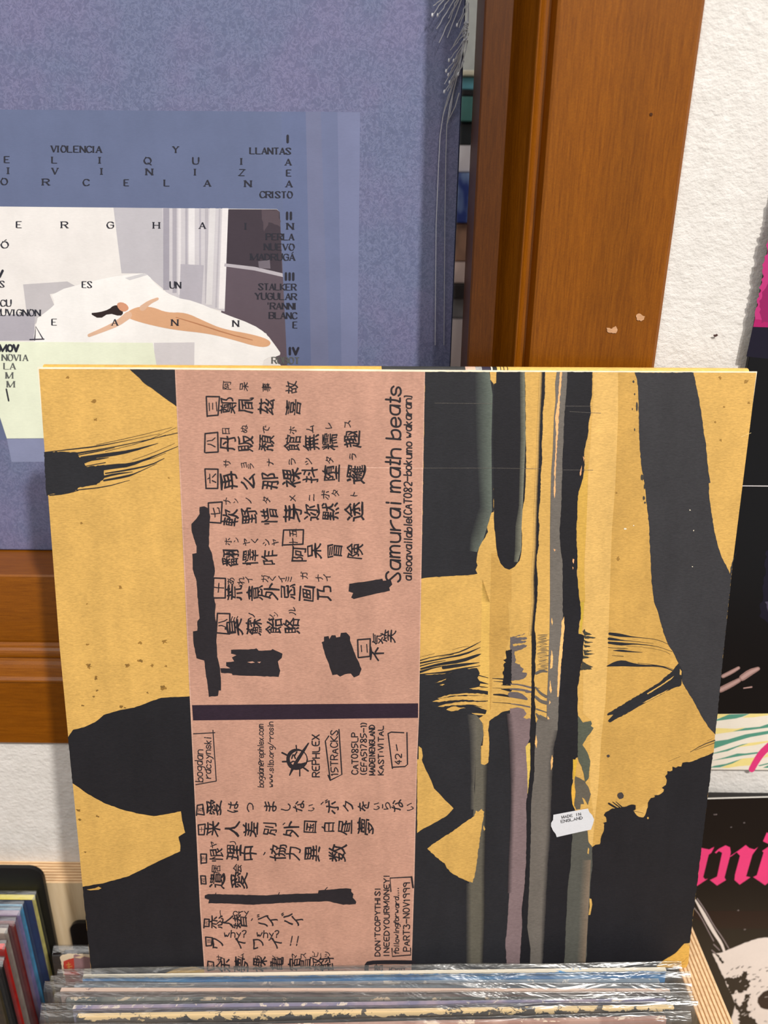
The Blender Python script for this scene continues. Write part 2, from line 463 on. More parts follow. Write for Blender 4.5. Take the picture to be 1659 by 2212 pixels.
# two chips in the varnish of the casing
ch = Art((0, JAMB - .0002, 0), (0, -1, 0), (0, JAMB, Z0))
for pts, c in (([(1310, 708), (1322, 710), (1330, 704), (1334, 712), (1330, 720), (1312, 717)], (196, 150, 112)),
               ([(1374, 681), (1380, 677), (1393, 683), (1391, 690), (1384, 694), (1375, 690)], (196, 150, 112)),
               ([(1403, 245), (1409, 244), (1409, 250), (1404, 250)], (70, 36, 12))):
    ch.poly(pts, c, 3, rag=1.2, seg=3)
M_paint = mat_print('bare_wood_chips', .7, .2, .15, 0, .1, 0)
co = ch.build('varnish_chip', M_paint, None); co.parent = win; co.location = co.location - win.location
# small dark mark on the plaster
mk = Art((0, WALL - .0012, 0), (0, -1, 0), (0, WALL, Z0)); mk.poly([(1540, 724), (1549, 721), (1551, 725), (1544, 728)], (70, 50, 48), 1, rag=.8, seg=3)
structure(mk.build('trim_1', M_paint, None))

# ------------------------------------------------------------------ things stacked behind the glass
pal = [((60, 60, 62), 150, 163, (214, 208, 186), 'cream edged book at the top of the blurred pile behind the glass', 'book'),
       ((96, 160, 176), 163, 191, (96, 160, 176), 'pale teal book under the cream one behind the glass', 'book'),
       ((18, 20, 24), 191, 207, (18, 20, 24), 'thin black case between two teal ones behind the glass', 'case'),
       ((64, 112, 108), 207, 262, (64, 112, 108), 'thick dull green box in the pile behind the glass', 'box'),
       ((24, 30, 34), 262, 312, (24, 30, 34), 'black box above the white one behind the glass', 'box'),
       ((206, 200, 206), 312, 372, (206, 200, 206), 'white box with small grey print behind the glass', 'box'),
       ((34, 54, 122), 372, 482, (34, 54, 122), 'deep blue box with cloudy white patches behind the glass', 'box'),
       ((158, 120, 98), 482, 566, (158, 120, 98), 'orange brown box under the blue one behind the glass', 'box'),
       ((198, 176, 170), 566, 613, (198, 176, 170), 'pale pink case in the pile behind the glass', 'case'),
       ((34, 30, 32), 613, 646, (34, 30, 32), 'black case under the pale pink one behind the glass', 'case'),
       ((112, 110, 112), 646, 690, (112, 110, 112), 'grey case low in the pile behind the glass', 'case'),
       ((190, 178, 180), 690, 900, (190, 178, 180), 'tall whitish box with pink streaks at the bottom of the pile behind the glass', 'box')]
YB = .62
edges = [on_y(980, p[1], YB).z for p in pal] + [on_y(980, 900, YB).z]
for i, (c, y0, y1, c2, lab, cat) in enumerate(pal):
    m = N('pile_' + str(i)); m.set(.4, .4)
    v2 = {6: (150, 176, 214), 7: (90, 66, 60), 11: (220, 208, 208), 5: (226, 222, 226)}.get(i, tuple(min(255, int(q * 1.15) + 6) for q in c2))
    f = m.noise(m.coord((1, 1, .6 if i != 11 else .1)), 60, 2)
    m.l(m.ramp(f, [(.42, lin(c2)), (.62, lin(v2))]), m.b.inputs['Base Color'])
    bm = bmesh.new(); j = .004 * ((i * 37) % 5 - 2)
    box_bm(bm, -.10 + j, .13 + j, YB + .003 * ((i * 5) % 3), YB + .16, edges[i + 1] + .0003, edges[i] - .0003)
    nm = {'book': 'stacked_book', 'case': 'disc_case', 'box': 'record_box'}[cat]
    o = from_bm(nm, bm, m.m, None, (0.015, YB + .08, edges[i + 1]), bevel=.0008)
    tag(o, lab, cat, 'pile behind the window glass')
bm = bmesh.new(); box_bm(bm, -.4, .35, YB - .03, YB + .22, edges[-1] - .03, edges[-1])
for x in (-.4, .33): box_bm(bm, x, x + .02, YB - .03, YB + .22, 0, edges[-1] - .03)
sh = from_bm('display_table', bm, M_ply, None, (0, YB + .1, 0)); tag(sh, 'plywood table carrying the pile behind the window', 'table')

# ------------------------------------------------------------------ plywood record bin
TOP = Z0 - .3792; BOT = Z0 - .735
bin_ = thing('record_bin', (-.18, .2, 0), 'light plywood record bin with striped cut edges against the white wall', 'bin')
def panel(name, x0, x1, y0, y1, z0, z1, edge):
    bm = bmesh.new(); box_bm(bm, x0, x1, y0, y1, z0, z1)
    for f in bm.faces:
        f.normal_update()
        if f.normal.z > .9: f.material_index = 1
    return from_bm(name, bm, [M_ply, edge], bin_, Vector((x0, y0, z0)) if False else None)
panel('back_panel', -.62, .178, .3466, .3628, BOT, TOP, M_edge_y)
panel('side_panel', .1612, .178, .02, .3464, BOT, TOP, M_edge_x)
panel('side_panel', -.62, -.603, .02, .3464, BOT, TOP, M_edge_x)
panel('front_panel', -.603, .1610, .02, .037, BOT, TOP, M_edge_y)
panel('bottom_panel', -.603, .1610, .037, .3464, BOT, BOT + .015, M_edge_y)
bm = bmesh.new(); box_bm(bm, -.62, .66, .03, .3628, .06, BOT - .0005); box_bm(bm, -.60, .64, .06, .3628, 0, .06)
tag(from_bm('base_cabinet', bm, M_ply, None, (0, .2, 0)), 'plywood cabinet under the record bin', 'cabinet')

# ------------------------------------------------------------------ black divider cards
def divider(name, xr, top, y, w, h, rad, lean, label):
    pts = []
    for cx, cz, a0 in ((xr - rad, top - rad, 0), (xr - w + rad, top - rad, 90)):
        for k in range(7):
            a = math.radians(a0 + 15 * k); pts.append((cx + rad * math.cos(a), cz + rad * math.sin(a)))
    pts += [(xr - w, top - h), (xr, top - h)]
    bm = bmesh.new(); L = []
    for d in (0, .0025):
        L.append([bm.verts.new((x, y + d - (top - z) * lean, z)) for x, z in pts])
    bm.faces.new(L[0]); bm.faces.new(L[1])
    for i in range(len(pts)): bm.faces.new((L[0][i], L[0][(i + 1) % len(pts)], L[1][(i + 1) % len(pts)], L[1][i]))
    tag(from_bm(name, bm, M_black, None, (xr - w / 2, y, top - h)), label, 'divider', 'black record dividers')
divider('record_divider', -.1995, Z0 - .3634, .3425, .33, .330, .008, .010, 'large black divider with rounded corner behind the row of records at far left')
divider('record_divider',   .140, Z0 - .4042, .3400, .328, .290, .006, .02, 'black divider whose rounded corner shows behind the red sleeved record')

# ------------------------------------------------------------------ the big brush-painted sleeve
SO = Vector((-.149149, .327116, Z0 - .064814)); SX = Vector((.998763, .049247, -.006827)); SY = Vector((.000721, -.151648, -.988434)); SN = Vector((-.049712, .987207, -.151496))
sb = SO + SX * .1575 + SY * .315
slv = thing('record_sleeve', sb, 'large kraft record sleeve with black brush strokes and a pink handwritten panel', 'record sleeve')
M_card = mat_print('printed_kraft_board', .55, .22, .17, .06, .07)
M_white_edge = flat('cut_white_board', (232, 222, 200), .8, .2)
KR, KL, KD = (200, 159, 87), (209, 169, 99), (188, 147, 77)
INK, INK2 = (38, 38, 42), (31, 30, 34)
PINK = (181, 138, 120)
art = Art(SO, -SN, sb)
outline = [(84, 797), (300, 797.5), (918, 803), (1300, 804), (1634, 805), (1622, 905), (1583, 1215), (1560, 1435), (1536, 1660), (1513, 1850), (1489, 2045), (1484, 2082), (1479, 2091), (1440, 2090), (1418, 2094), (900, 2113), (198.5, 2117), (196, 2090), (178.5, 1916), (163, 1755), (147.3, 1591), (129, 1400), (107, 1110), (95, 955)]
art.poly(outline, KR, 0)
A = (900, 1300, 4.1475); B = (900, 1640, 4.1475); Cc = (1180, 1300, 4.1475); D = (1180, 1640, 4.1475); E = (900, 780, 4.1475)
Fr = (1250, 780, 4.0562); G = (0, 780, 3.0714); Hh = (0, 1400, 2.7239); I = (370, 780, 3.0164); J = (370, 1080, 3.0164); K = (400, 1500, 3.1904); Lf = (400, 1700, 3.1904)
def px(fr, pts): return [(fr[0] + x / fr[2], fr[1] + y / fr[2]) for x, y in pts]
# tones of the board itself: bands printed lighter and darker
art.poly(px(Fr, [(345, 102), (500, 102), (520, 300), (530, 700), (560, 1000), (600, 1300), (625, 1700), (655, 2109)]) + px(Cc, [(1030, 200), (1180, 540), (1220, 700), (1400, 1040), (1512, 1190), (1500, 1352), (1250, 1440), (1120, 1500)]) + px(D, [(1070, 220), (920, 400), (540, 560), (480, 765), (415, 772), (440, 500), (465, 250)]) + px(Cc, [(470, 1500), (500, 1150), (535, 800), (560, 300)]) + px(Fr, [(270, 2109), (290, 1500), (320, 1100), (345, 500)]), (191, 150, 79), 1)
art.poly(px(Fr, [(130, 102), (345, 102), (345, 500), (320, 1100), (290, 1500), (270, 2109)]) + px(Cc, [(555, 400), (530, 900), (495, 1200), (470, 1600), (460, 1742)]) + px(D, [(460, 300), (430, 600), (415, 770), (380, 760), (375, 650), (430, 540), (395, 300)]) + px(Cc, [(390, 1400), (400, 1060), (330, 1000), (330, 300), (345, 0)]) + px(Fr, [(40, 2109), (60, 1600), (85, 1000), (130, 300)]), KL, 1)
art.poly(px(E, [(670, 1720), (720, 1720), (740, 1800), (780, 1850), (850, 1870), (850, 2157)]) + px(A, [(820, 0), (835, 320), (800, 430), (780, 520), (775, 660), (680, 680), (665, 960), (640, 1000), (650, 400), (660, 0)]), KD, 1)
art.poly(px(E, [(1440, 1180), (1535, 900), (1530, 1200), (1520, 1500), (1500, 1800), (1510, 2157), (1450, 2157), (1432, 1500)]), (198, 158, 74), 2)
art.poly(px(A, [(1468, 0), (1500, 0), (1490, 150), (1475, 280), (1455, 280), (1470, 150)]), (190, 160, 60), 2)
art.poly(px(A, [(580, 0), (655, 0), (650, 400), (655, 1000), (600, 1030), (560, 640), (575, 350), (590, -200)]), (208, 168, 88), 1)
# top: big blot with finger
T = 798 + 4
art.poly(px(E, [(75, 96), (655, 97), (660, 165), (690, 205), (700, 300), (690, 700), (690, 1350), (665, 1360), (650, 1430), (630, 1480), (640, 1530), (600, 1600), (565, 1640), (545, 1720), (535, 1800), (545, 1830), (528, 1870), (545, 1905), (480, 1915), (330, 1925), (150, 1935), (42, 1948)]), INK, 3, rag=.7)
art.grad(px(E, [(520, 98), (520, 300), (530, 700), (560, 1300)]), px(E, [(650, 98), (680, 300), (670, 700), (675, 1340)]), INK, (92, 100, 92), 4)
art.grad(px(E, [(560, 1300), (480, 1560), (470, 1700)]), px(E, [(675, 1340), (600, 1590), (540, 1710)]), INK, (92, 98, 90), 4)
art.poly(px(E, [(715, 97), (970, 97), (975, 300), (978, 700), (982, 900), (975, 1100), (965, 1250), (940, 1370), (935, 1420), (945, 1560), (940, 1700), (920, 1790), (880, 1840), (830, 1868), (790, 1855), (750, 1810), (725, 1740), (712, 1650), (705, 1560), (695, 1480), (692, 1380), (685, 700), (692, 205), (712, 195)]), INK2, 3, rag=.6)
art.grad(px(E, [(925, 98), (930, 700), (915, 1300), (885, 1480), (880, 1700), (870, 1800)]), px(E, [(968, 98), (976, 700), (950, 1300), (940, 1480), (938, 1690), (905, 1800)]), (58, 58, 54), (112, 112, 98), 4)
# the thin dripped line
L0 = px(E, [(1125, 97), (1118, 300), (1108, 500), (1100, 700), (1095, 900), (1085, 1100), (1078, 1300), (1072, 1500), (1070, 1650), (1060, 1800), (1052, 1950), (1055, 2157)]) + px(A, [(1030, 300), (1030, 700), (1025, 1000), (1012, 1180), (1018, 1280), (1018, 1500), (1005, 1600)]) + px(B, [(1003, 230), (987, 400), (985, 700), (983, 1000), (962, 1200), (945, 1500), (930, 1700), (922, 1840)])
R0 = px(E, [(1150, 97), (1148, 300), (1130, 450), (1128, 650), (1120, 750), (1125, 880), (1112, 1000), (1108, 1200), (1090, 1400), (1100, 1480), (1090, 1600), (1095, 1650), (1075, 1750), (1075, 1850), (1085, 1950), (1078, 2157)]) + px(A, [(1062, 150), (1055, 240), (1065, 300), (1070, 420), (1060, 520), (1065, 620), (1050, 700), (1060, 780), (1055, 880), (1065, 940), (1060, 1000), (1068, 1080), (1058, 1290), (1050, 1400), (1055, 1500), (1050, 1600), (1035, 1600)]) + px(B, [(1040, 230), (1025, 400), (1022, 700), (1012, 1000), (1005, 1200), (990, 1500), (993, 1700), (1000, 1840)])
art.poly(px(A, [(660, 1060), (1040, 1080), (1440, 1080), (1430, 1390), (1390, 1500), (1385, 1600)]) + px(B, [(1370, 300), (1400, 460), (1520, 640), (1540, 760), (1560, 1000), (1520, 1840), (600, 1840), (620, 300)]), INK2, 2)
art.poly([(878, 2050), (1425, 2050), (1425, 2093.5), (1150, 2103), (878, 2113.8)], INK2, 2)
# grey wash band and the black band to its right
gl = px(E, [(1255, 97), (1240, 200), (1245, 350), (1230, 500), (1220, 800), (1205, 1000), (1200, 1200), (1195, 1500), (1195, 1800), (1195, 2157)]) + px(A, [(1190, 300), (1182, 500), (1176, 700), (1166, 900), (1165, 1040)])
gr = px(E, [(1350, 97), (1345, 300), (1325, 500), (1320, 700), (1310, 900), (1305, 1100), (1300, 1300), (1285, 1500), (1290, 1650), (1310, 1800), (1312, 2157)]) + px(A, [(1318, 300), (1300, 500), (1290, 700), (1278, 850), (1285, 1000)])
lowL = px(A, [(1105, 1010), (1072, 1080), (1065, 1200), (1058, 1300), (1050, 1600)]) + px(B, [(1040, 230), (1025, 400), (1020, 700), (1010, 1000), (1005, 1200), (990, 1500), (1020, 1700), (1015, 1840)])
lowR = px(A, [(1275, 1150), (1240, 1300), (1222, 1500), (1215, 1600)]) + px(B, [(1215, 250), (1205, 400), (1200, 700), (1180, 900), (1168, 1100), (1160, 1300), (1150, 1500), (1140, 1700), (1130, 1840)])
GRAY = (104, 98, 92)
art.poly(gl + lowL + lowR[::-1] + gr[::-1], GRAY, 5)
art.poly(px(E, [(1285, 97), (1302, 97), (1290, 250), (1278, 400), (1268, 600), (1255, 800), (1247, 950), (1240, 1060), (1245, 1150), (1235, 1230), (1228, 1150), (1236, 1050), (1230, 1000), (1240, 850), (1245, 750), (1250, 640), (1240, 520), (1255, 420), (1270, 300)]), (224, 170, 116), 6, rag=.8, seg=4)
bl = px(E, [(1348, 97), (1340, 300), (1322, 500), (1316, 700), (1306, 900), (1300, 1100), (1296, 1300), (1280, 1500), (1286, 1650), (1306, 1800), (1308, 2157)]) + px(A, [(1314, 300), (1297, 500), (1288, 700), (1275, 850), (1270, 1000), (1262, 1150), (1228, 1300), (1220, 1500), (1213, 1600)]) + px(B, [(1213, 250), (1203, 400), (1198, 700), (1178, 900), (1166, 1100), (1158, 1300), (1148, 1500), (1138, 1700), (1128, 1840)])
br = px(E, [(1575, 97), (1570, 270), (1572, 300), (1555, 380), (1560, 470), (1545, 530), (1535, 650), (1515, 740), (1500, 830), (1505, 930), (1490, 1050), (1450, 1170), (1440, 1260), (1440, 1350), (1432, 1480), (1430, 1600), (1440, 1700), (1440, 1800), (1435, 1900), (1445, 2000), (1452, 2080), (1465, 2157)]) + px(A, [(1470, 80), (1470, 150), (1455, 200), (1450, 285), (1500, 300), (1500, 330), (1490, 420), (1490, 500), (1475, 560), (1465, 610), (1455, 700), (1440, 760), (1445, 870), (1440, 950), (1445, 1030), (1445, 1390), (1402, 1410), (1395, 1590)]) + px(B, [(1400, 180), (1392, 250), (1400, 380), (1420, 460), (1390, 690), (1380, 800), (1370, 1000), (1352, 1190), (1335, 1500), (1330, 1700), (1320, 1840)])
art.poly(bl + br[::-1], INK2, 7, rag=.7, seg=5)
art.grad(px(A, [(1225, 1150), (1190, 1300), (1170, 1500), (1170, 1600)]) + px(B, [(1170, 300), (1160, 600), (1140, 900), (1120, 1300), (1105, 1840)]), px(A, [(1290, 1150), (1245, 1300), (1230, 1500), (1225, 1600)]) + px(B, [(1220, 300), (1207, 600), (1187, 900), (1165, 1300), (1135, 1840)]), GRAY, INK2, 6)
art.poly(px(A, [(1320, 130), (1325, 240), (1320, 270), (1305, 450), (1290, 600), (1280, 740), (1270, 850), (1258, 850), (1262, 740), (1268, 560), (1280, 420), (1295, 270), (1300, 170)]), (226, 176, 112), 8, rag=.6, seg=4)
for q in ([(1210, 140), (1220, 180), (1212, 210), (1205, 180)], [(1208, 430), (1222, 490), (1215, 590), (1195, 600), (1200, 500)], [(1195, 700), (1212, 790), (1200, 820), (1188, 780)], [(1190, 880), (1200, 900), (1185, 920)], [(1172, 1020), (1190, 1050), (1172, 1052)], [(1212, 1370), (1222, 1400), (1215, 1480), (1205, 1510), (1200, 1430)], [(1070, 1190), (1080, 1260), (1072, 1310), (1058, 1270)]):
    art.poly(px(A, q), (226, 176, 112), 8, rag=.5, seg=3)
for q in ([(1398, 1770), (1412, 1775), (1405, 1815), (1395, 1795)], [(1395, 1840), (1405, 1850), (1398, 1868)], [(1225, 1680), (1245, 1690), (1235, 1705)], [(1460, 1000), (1480, 930), (1475, 1010), (1465, 1030)], [(1490, 850), (1505, 870), (1495, 900)]):
    art.poly(px(E, q), (216, 160, 112), 8, rag=.4, seg=3)
# mauve wash strip with ragged right side
art.poly(px(A, [(838, 315), (905, 300), (975, 283), (960, 292), (870, 318), (985, 318), (990, 332), (930, 345), (985, 352), (970, 366), (860, 378), (865, 398), (960, 380), (990, 388), (975, 408), (930, 430), (880, 442), (875, 470), (890, 515), (880, 545), (925, 560), (930, 580), (960, 600), (945, 630), (990, 640), (985, 660), (955, 690), (920, 700), (845, 705), (838, 500)]), (100, 92, 92), 5, rag=.8, seg=3)
art.poly(px(A, [(835, 955), (900, 945), (960, 960), (985, 1000), (955, 1035), (985, 1050), (1010, 1040), (1030, 1060), (1028, 1180), (1000, 1260), (985, 1300), (985, 1340), (995, 1500), (1000, 1600)]) + px(B, [(1000, 250), (980, 400), (985, 650), (980, 900), (965, 1150), (940, 1350), (945, 1500), (935, 1650), (925, 1840), (805, 1840), (795, 1650), (815, 1450), (830, 1200), (835, 900), (850, 600), (855, 300)]) + px(A, [(850, 1742), (840, 1300)]), (122, 104, 106), 5, rag=.6, seg=5)
art.poly(px(A, [(975, 1300), (1000, 1265), (1020, 1260), (1020, 1500), (1010, 1742), (995, 1742), (990, 1500)]) + [], (206, 176, 90), 6, rag=.5, seg=4)
art.poly(px(B, [(985, 0), (1018, 0), (1012, 225), (1000, 225)]), (206, 176, 90), 6)
art.poly(L0 + R0[::-1], INK2, 9, rag=.5, seg=4)
art.grad([(x - 6, y) for x, y in L0[:13]], [(x + 1, y) for x, y in L0[:13]], KL, INK2, 8)
# grey and black masses at lower left of this half
art.poly(px(A, [(25, 655), (250, 645), (400, 605), (540, 593), (565, 640), (545, 680), (570, 715), (560, 760), (500, 780), (640, 800), (640, 890), (560, 910), (630, 960), (620, 1000), (560, 1040), (590, 1090), (600, 1190), (590, 1290), (575, 1290), (575, 1450), (610, 1460), (640, 1440)]) + px(A, [(650, 1250), (640, 1150), (650, 1070), (700, 1030), (770, 985), (835, 970), (838, 1300), (855, 1600)]) + px(B, [(855, 300), (850, 600), (835, 900), (830, 1200), (815, 1450), (795, 1650), (805, 1840)]) + [(880, 2114), (880, 2080), (888, 2050), (896, 1600)], INK, 3, rag=.8, seg=5)
art.grad(px(A, [(450, 1010), (470, 1200), (478, 1400), (485, 1600)]) + px(B, [(480, 250), (480, 450)]), px(A, [(530, 1010), (535, 1200), (530, 1400), (520, 1600)]) + px(B, [(515, 250), (515, 450)]), INK, (92, 88, 80), 4)
art.poly(px(A, [(530, 1010), (560, 1040), (590, 1090), (600, 1190), (575, 1290), (575, 1450), (610, 1460), (628, 1500), (625, 1600)]) + px(B, [(630, 200), (625, 350), (615, 500), (615, 650), (610, 800), (605, 1000), (612, 1150), (605, 1400), (605, 1600), (590, 1840), (470, 1840), (470, 1100), (510, 450), (515, 250)]) + px(A, [(520, 1742), (530, 1400), (535, 1200)]), (94, 90, 80), 5)
art.grad(px(B, [(440, 1110), (440, 1840)]), px(B, [(490, 1110), (490, 1840)]), INK, (94, 90, 80), 6)
art.grad(px(B, [(590, 0), (590, 500), (575, 1000), (575, 1400), (560, 1840)]), px(B, [(640, 0), (622, 500), (612, 1000), (612, 1400), (595, 1840)]), (94, 90, 80), INK2, 6)
art.grad(px(A, [(800, 1000), (820, 1200), (830, 1400), (838, 1600)]) + px(B, [(840, 300), (835, 600), (820, 900), (812, 1200)]), px(A, [(860, 1000), (880, 1200), (890, 1400), (890, 1600)]) + px(B, [(880, 300), (875, 600), (865, 900), (855, 1200)]), INK2, (122, 104, 106), 6)
art.poly(px(B, [(5, 0), (45, 0), (75, 80), (130, 190), (155, 260), (240, 350), (330, 440), (270, 505), (140, 580), (60, 620), (5, 660)]), KR, 5, rag=.5)
art.poly(px(A, [(18, 1292), (45, 1312), (55, 1380), (46, 1420), (18, 1420)]), KR, 5)
art.poly(px(B, [(95, 800), (150, 755), (330, 640), (440, 560), (515, 510), (530, 458), (550, 470), (580, 443), (605, 470), (590, 560), (565, 720), (540, 900), (520, 1040), (500, 1105), (430, 1080), (330, 1030), (270, 975), (250, 930), (180, 880)]), KR, 7, rag=.9, seg=4)
art.poly(px(B, [(600, 590), (615, 625), (605, 640), (595, 620)]), KR, 7)
for q in ([(185, 862), (300, 828), (430, 818), (560, 820), (642, 832), (640, 842), (560, 838), (430, 832), (300, 842), (200, 868)],
          [(140, 893), (230, 862), (340, 846), (480, 842), (640, 842), (640, 884), (540, 884), (430, 876), (300, 882), (200, 898)],
          [(190, 936), (280, 912), (400, 893), (560, 896), (632, 894), (640, 955), (560, 935), (500, 920), (330, 925), (220, 940)],
          [(265, 965), (310, 940), (350, 935), (375, 945), (440, 950), (390, 958), (370, 972), (310, 980)],
          [(490, 995), (560, 998), (630, 1008), (625, 1022), (560, 1014), (510, 1004)], [(510, 930), (560, 940), (640, 958), (640, 972), (580, 955)],
          [(160, 728), (205, 708), (265, 688), (260, 697), (205, 718)], [(205, 745), (235, 735), (252, 737), (230, 750)],
          [(560, 1045), (640, 1000), (660, 1040), (620, 1060), (615, 1190), (605, 1190), (600, 1095), (585, 1080)], [(470, 778), (560, 760), (600, 778), (540, 786)],
          [(600, 1195), (640, 1190), (650, 1250), (648, 1340), (640, 1440), (610, 1460), (577, 1450), (577, 1290), (592, 1285)]):
    art.poly(px(A, q), KR, 7, rag=.7, seg=4)
# dry brush rows
S = lambda fr, pts, w, c=INK, ly=6: art.stroke(pts, w, c, ly, fr)
for pts, w in (([(30, 525), (150, 490), (350, 462), (470, 412), (575, 355)], [10, 6, 9, 13, 3]), ([(30, 548), (250, 503), (430, 470), (570, 408)], [14, 11, 20, 4]),
               ([(40, 600), (200, 558), (400, 530), (540, 480), (578, 465)], [16, 22, 32, 24, 3]), ([(30, 628), (80, 612), (150, 590), (260, 570)], [22, 18, 12, 4]),
               ([(240, 588), (400, 565), (560, 543)], [30, 30, 4]), ([(30, 650), (120, 640), (260, 632), (400, 600), (570, 572)], [10, 8, 20, 18, 4]), ([(30, 575), (140, 545), (260, 525)], [10, 9, 3]),
               ([(320, 430), (400, 405), (470, 398)], [2, 3, 2]), ([(30, 495), (160, 462)], [2, 3]), ([(200, 495), (330, 470)], [2, 4])): S(A, pts, w)
for pts, w in (([(545, 655), (640, 680)], [10, 5]), ([(570, 720), (640, 735)], [20, 4]), ([(560, 760), (640, 765)], [14, 3]), ([(680, 685), (790, 692), (840, 700)], [5, 12, 14]), ([(690, 712), (840, 720)], [3, 12]), ([(760, 745), (840, 745)], [4, 10]),
               ([(690, 830), (760, 832), (838, 848)], [10, 22, 14]), ([(680, 900), (780, 904), (840, 910)], [3, 5, 6]), ([(760, 780), (838, 790)], [6, 30]), ([(680, 770), (760, 775)], [2, 3])): S(A, pts, w)
art.poly(px(A, [(800, 435), (850, 425), (850, 740), (770, 745), (775, 690), (780, 660), (770, 640), (785, 590), (778, 560), (800, 540), (775, 520), (805, 505), (800, 470)]), INK2, 6, rag=1.0, seg=3)
for pts, w in (([(840, 735), (920, 740), (1028, 768)], [8, 12, 16]), ([(840, 780), (930, 785), (1028, 805)], [14, 22, 12]), ([(842, 830), (920, 838), (985, 870)], [50, 58, 20]), ([(840, 912), (920, 922), (1015, 942)], [6, 12, 12]), ([(985, 800), (1030, 812)], [30, 6])): S(A, pts, w, (98, 90, 92))
random.seed(3)
for y in range(300, 620, 13):
    a, b = random.uniform(0, 40), random.uniform(0, 30); S(A, [(1075 + a, y + random.uniform(-6, 6)), (1130, y - 4), (1188 - b, y - 8 + random.uniform(-6, 6))], [3, random.choice((3, 4, 8)), 4], (84, 78, 70))
for pts, w in (([(1072, 640), (1120, 615), (1168, 625)], [26, 30, 14]), ([(1065, 765), (1110, 820), (1162, 850)], [14, 22, 26]), ([(1062, 770), (1105, 775)], [10, 3]), ([(1065, 850), (1110, 890), (1165, 905)], [24, 30, 34]), ([(1075, 960), (1165, 990)], [14, 8]), ([(1070, 1000), (1100, 1040), (1165, 1055)], [10, 40, 30])): S(A, pts, w, (94, 88, 82))
# right-hand tufts and brush rows
for q in ([(325, 262), (342, 240), (350, 265), (410, 292), (345, 302)], [(332, 300), (440, 318), (440, 324), (350, 330)], [(335, 335), (360, 350), (420, 362), (345, 372)], [(333, 380), (410, 398), (345, 408)], [(330, 430), (420, 436), (350, 455), (440, 465), (345, 478)], [(328, 480), (400, 496), (330, 510)], [(325, 530), (370, 560), (420, 580), (395, 590), (410, 602), (305, 612)]):
    art.poly(px(Cc, q), (62, 60, 52), 8, rag=.6, seg=3)
for pts, w in (([(568, 285), (640, 295), (690, 302), (780, 315), (950, 330), (1030, 350), (1088, 378)], [24, 30, 24, 6, 4, 4, 3]), ([(562, 330), (610, 335), (680, 345), (760, 350), (960, 372)], [24, 22, 8, 4, 2]),
               ([(560, 365), (660, 376), (720, 378), (790, 376), (900, 385), (1010, 402), (1128, 446)], [20, 30, 20, 9, 6, 3, 3]), ([(555, 408), (620, 415), (690, 416), (730, 420)], [4, 5, 7, 2]), ([(600, 435), (670, 436), (740, 444), (860, 452)], [4, 22, 12, 3]),
               ([(590, 480), (690, 488)], [3, 5]), ([(720, 395), (900, 408), (1060, 440), (1110, 470)], [2, 2, 2, 2]), ([(545, 575), (620, 555), (690, 548), (760, 562), (860, 572), (980, 572), (1060, 585), (1140, 620)], [8, 46, 56, 34, 18, 14, 10, 8]), ([(820, 548), (960, 562), (1080, 582), (1150, 612)], [4, 3, 3, 3])): S(Cc, pts, w)
art.poly(px(Cc, [(545, 1005), (600, 970), (800, 850), (1000, 730), (1130, 620), (1185, 550), (1200, 575), (1215, 600), (1222, 660), (1205, 750), (1120, 780), (960, 860), (800, 950), (720, 1000), (570, 1080), (552, 1068), (600, 1010), (550, 1018)]), INK, 6, rag=.8, seg=4)
for q in ([(900, 820), (1030, 740), (1145, 662), (1110, 700), (1010, 765), (910, 828)], [(1196, 600), (1212, 620), (1210, 655), (1194, 652)], [(860, 905), (960, 850), (1110, 775), (1040, 820), (900, 895)]): art.poly(px(Cc, q), KR, 7, rag=.4, seg=4)
S(Cc, [(700, 1012), (860, 915), (1060, 815)], [2, 3, 2], INK, 7)
# curved band at upper right, running down the edge
lb = px(Fr, [(490, 100), (505, 140), (520, 220), (525, 350), (528, 600), (535, 750), (545, 880), (560, 980), (575, 1060), (590, 1200), (605, 1330), (615, 1430), (622, 1600), (632, 1800), (640, 1950), (660, 2109)]) + px(Cc, [(1000, 90), (1030, 200), (1055, 290), (1090, 380), (1140, 460), (1185, 550), (1212, 650), (1215, 710), (1250, 780), (1310, 870), (1350, 950), (1400, 1040), (1450, 1120), (1512, 1186)])
rb = px(Fr, [(1005, 100), (1040, 260), (1075, 450), (1100, 650), (1115, 720), (1125, 850), (1135, 960), (1145, 1010), (1155, 1065), (1140, 1070), (1145, 1200), (1160, 1300), (1180, 1430), (1190, 1500), (1215, 1600), (1240, 1680), (1265, 1740), (1300, 1810), (1325, 1865), (1330, 1810), (1350, 1750), (1392, 1655)])
art.poly(lb + [(1545.5, 1587), (1560, 1435), (1583, 1215)] + rb[::-1], (52, 51, 54), 3, rag=.7, seg=5)
for q in ((480, 180, 9, 12), (510, 400, 9, 40), (490, 290, 6, 10), (470, 420, 4, 10), (555, 1020, 14, 26), (575, 1100, 6, 20), (570, 1200, 10, 18), (580, 1240, 9, 8), (490, 600, 5, 14)): art.disc(*q, (66, 62, 56), 4, Fr)
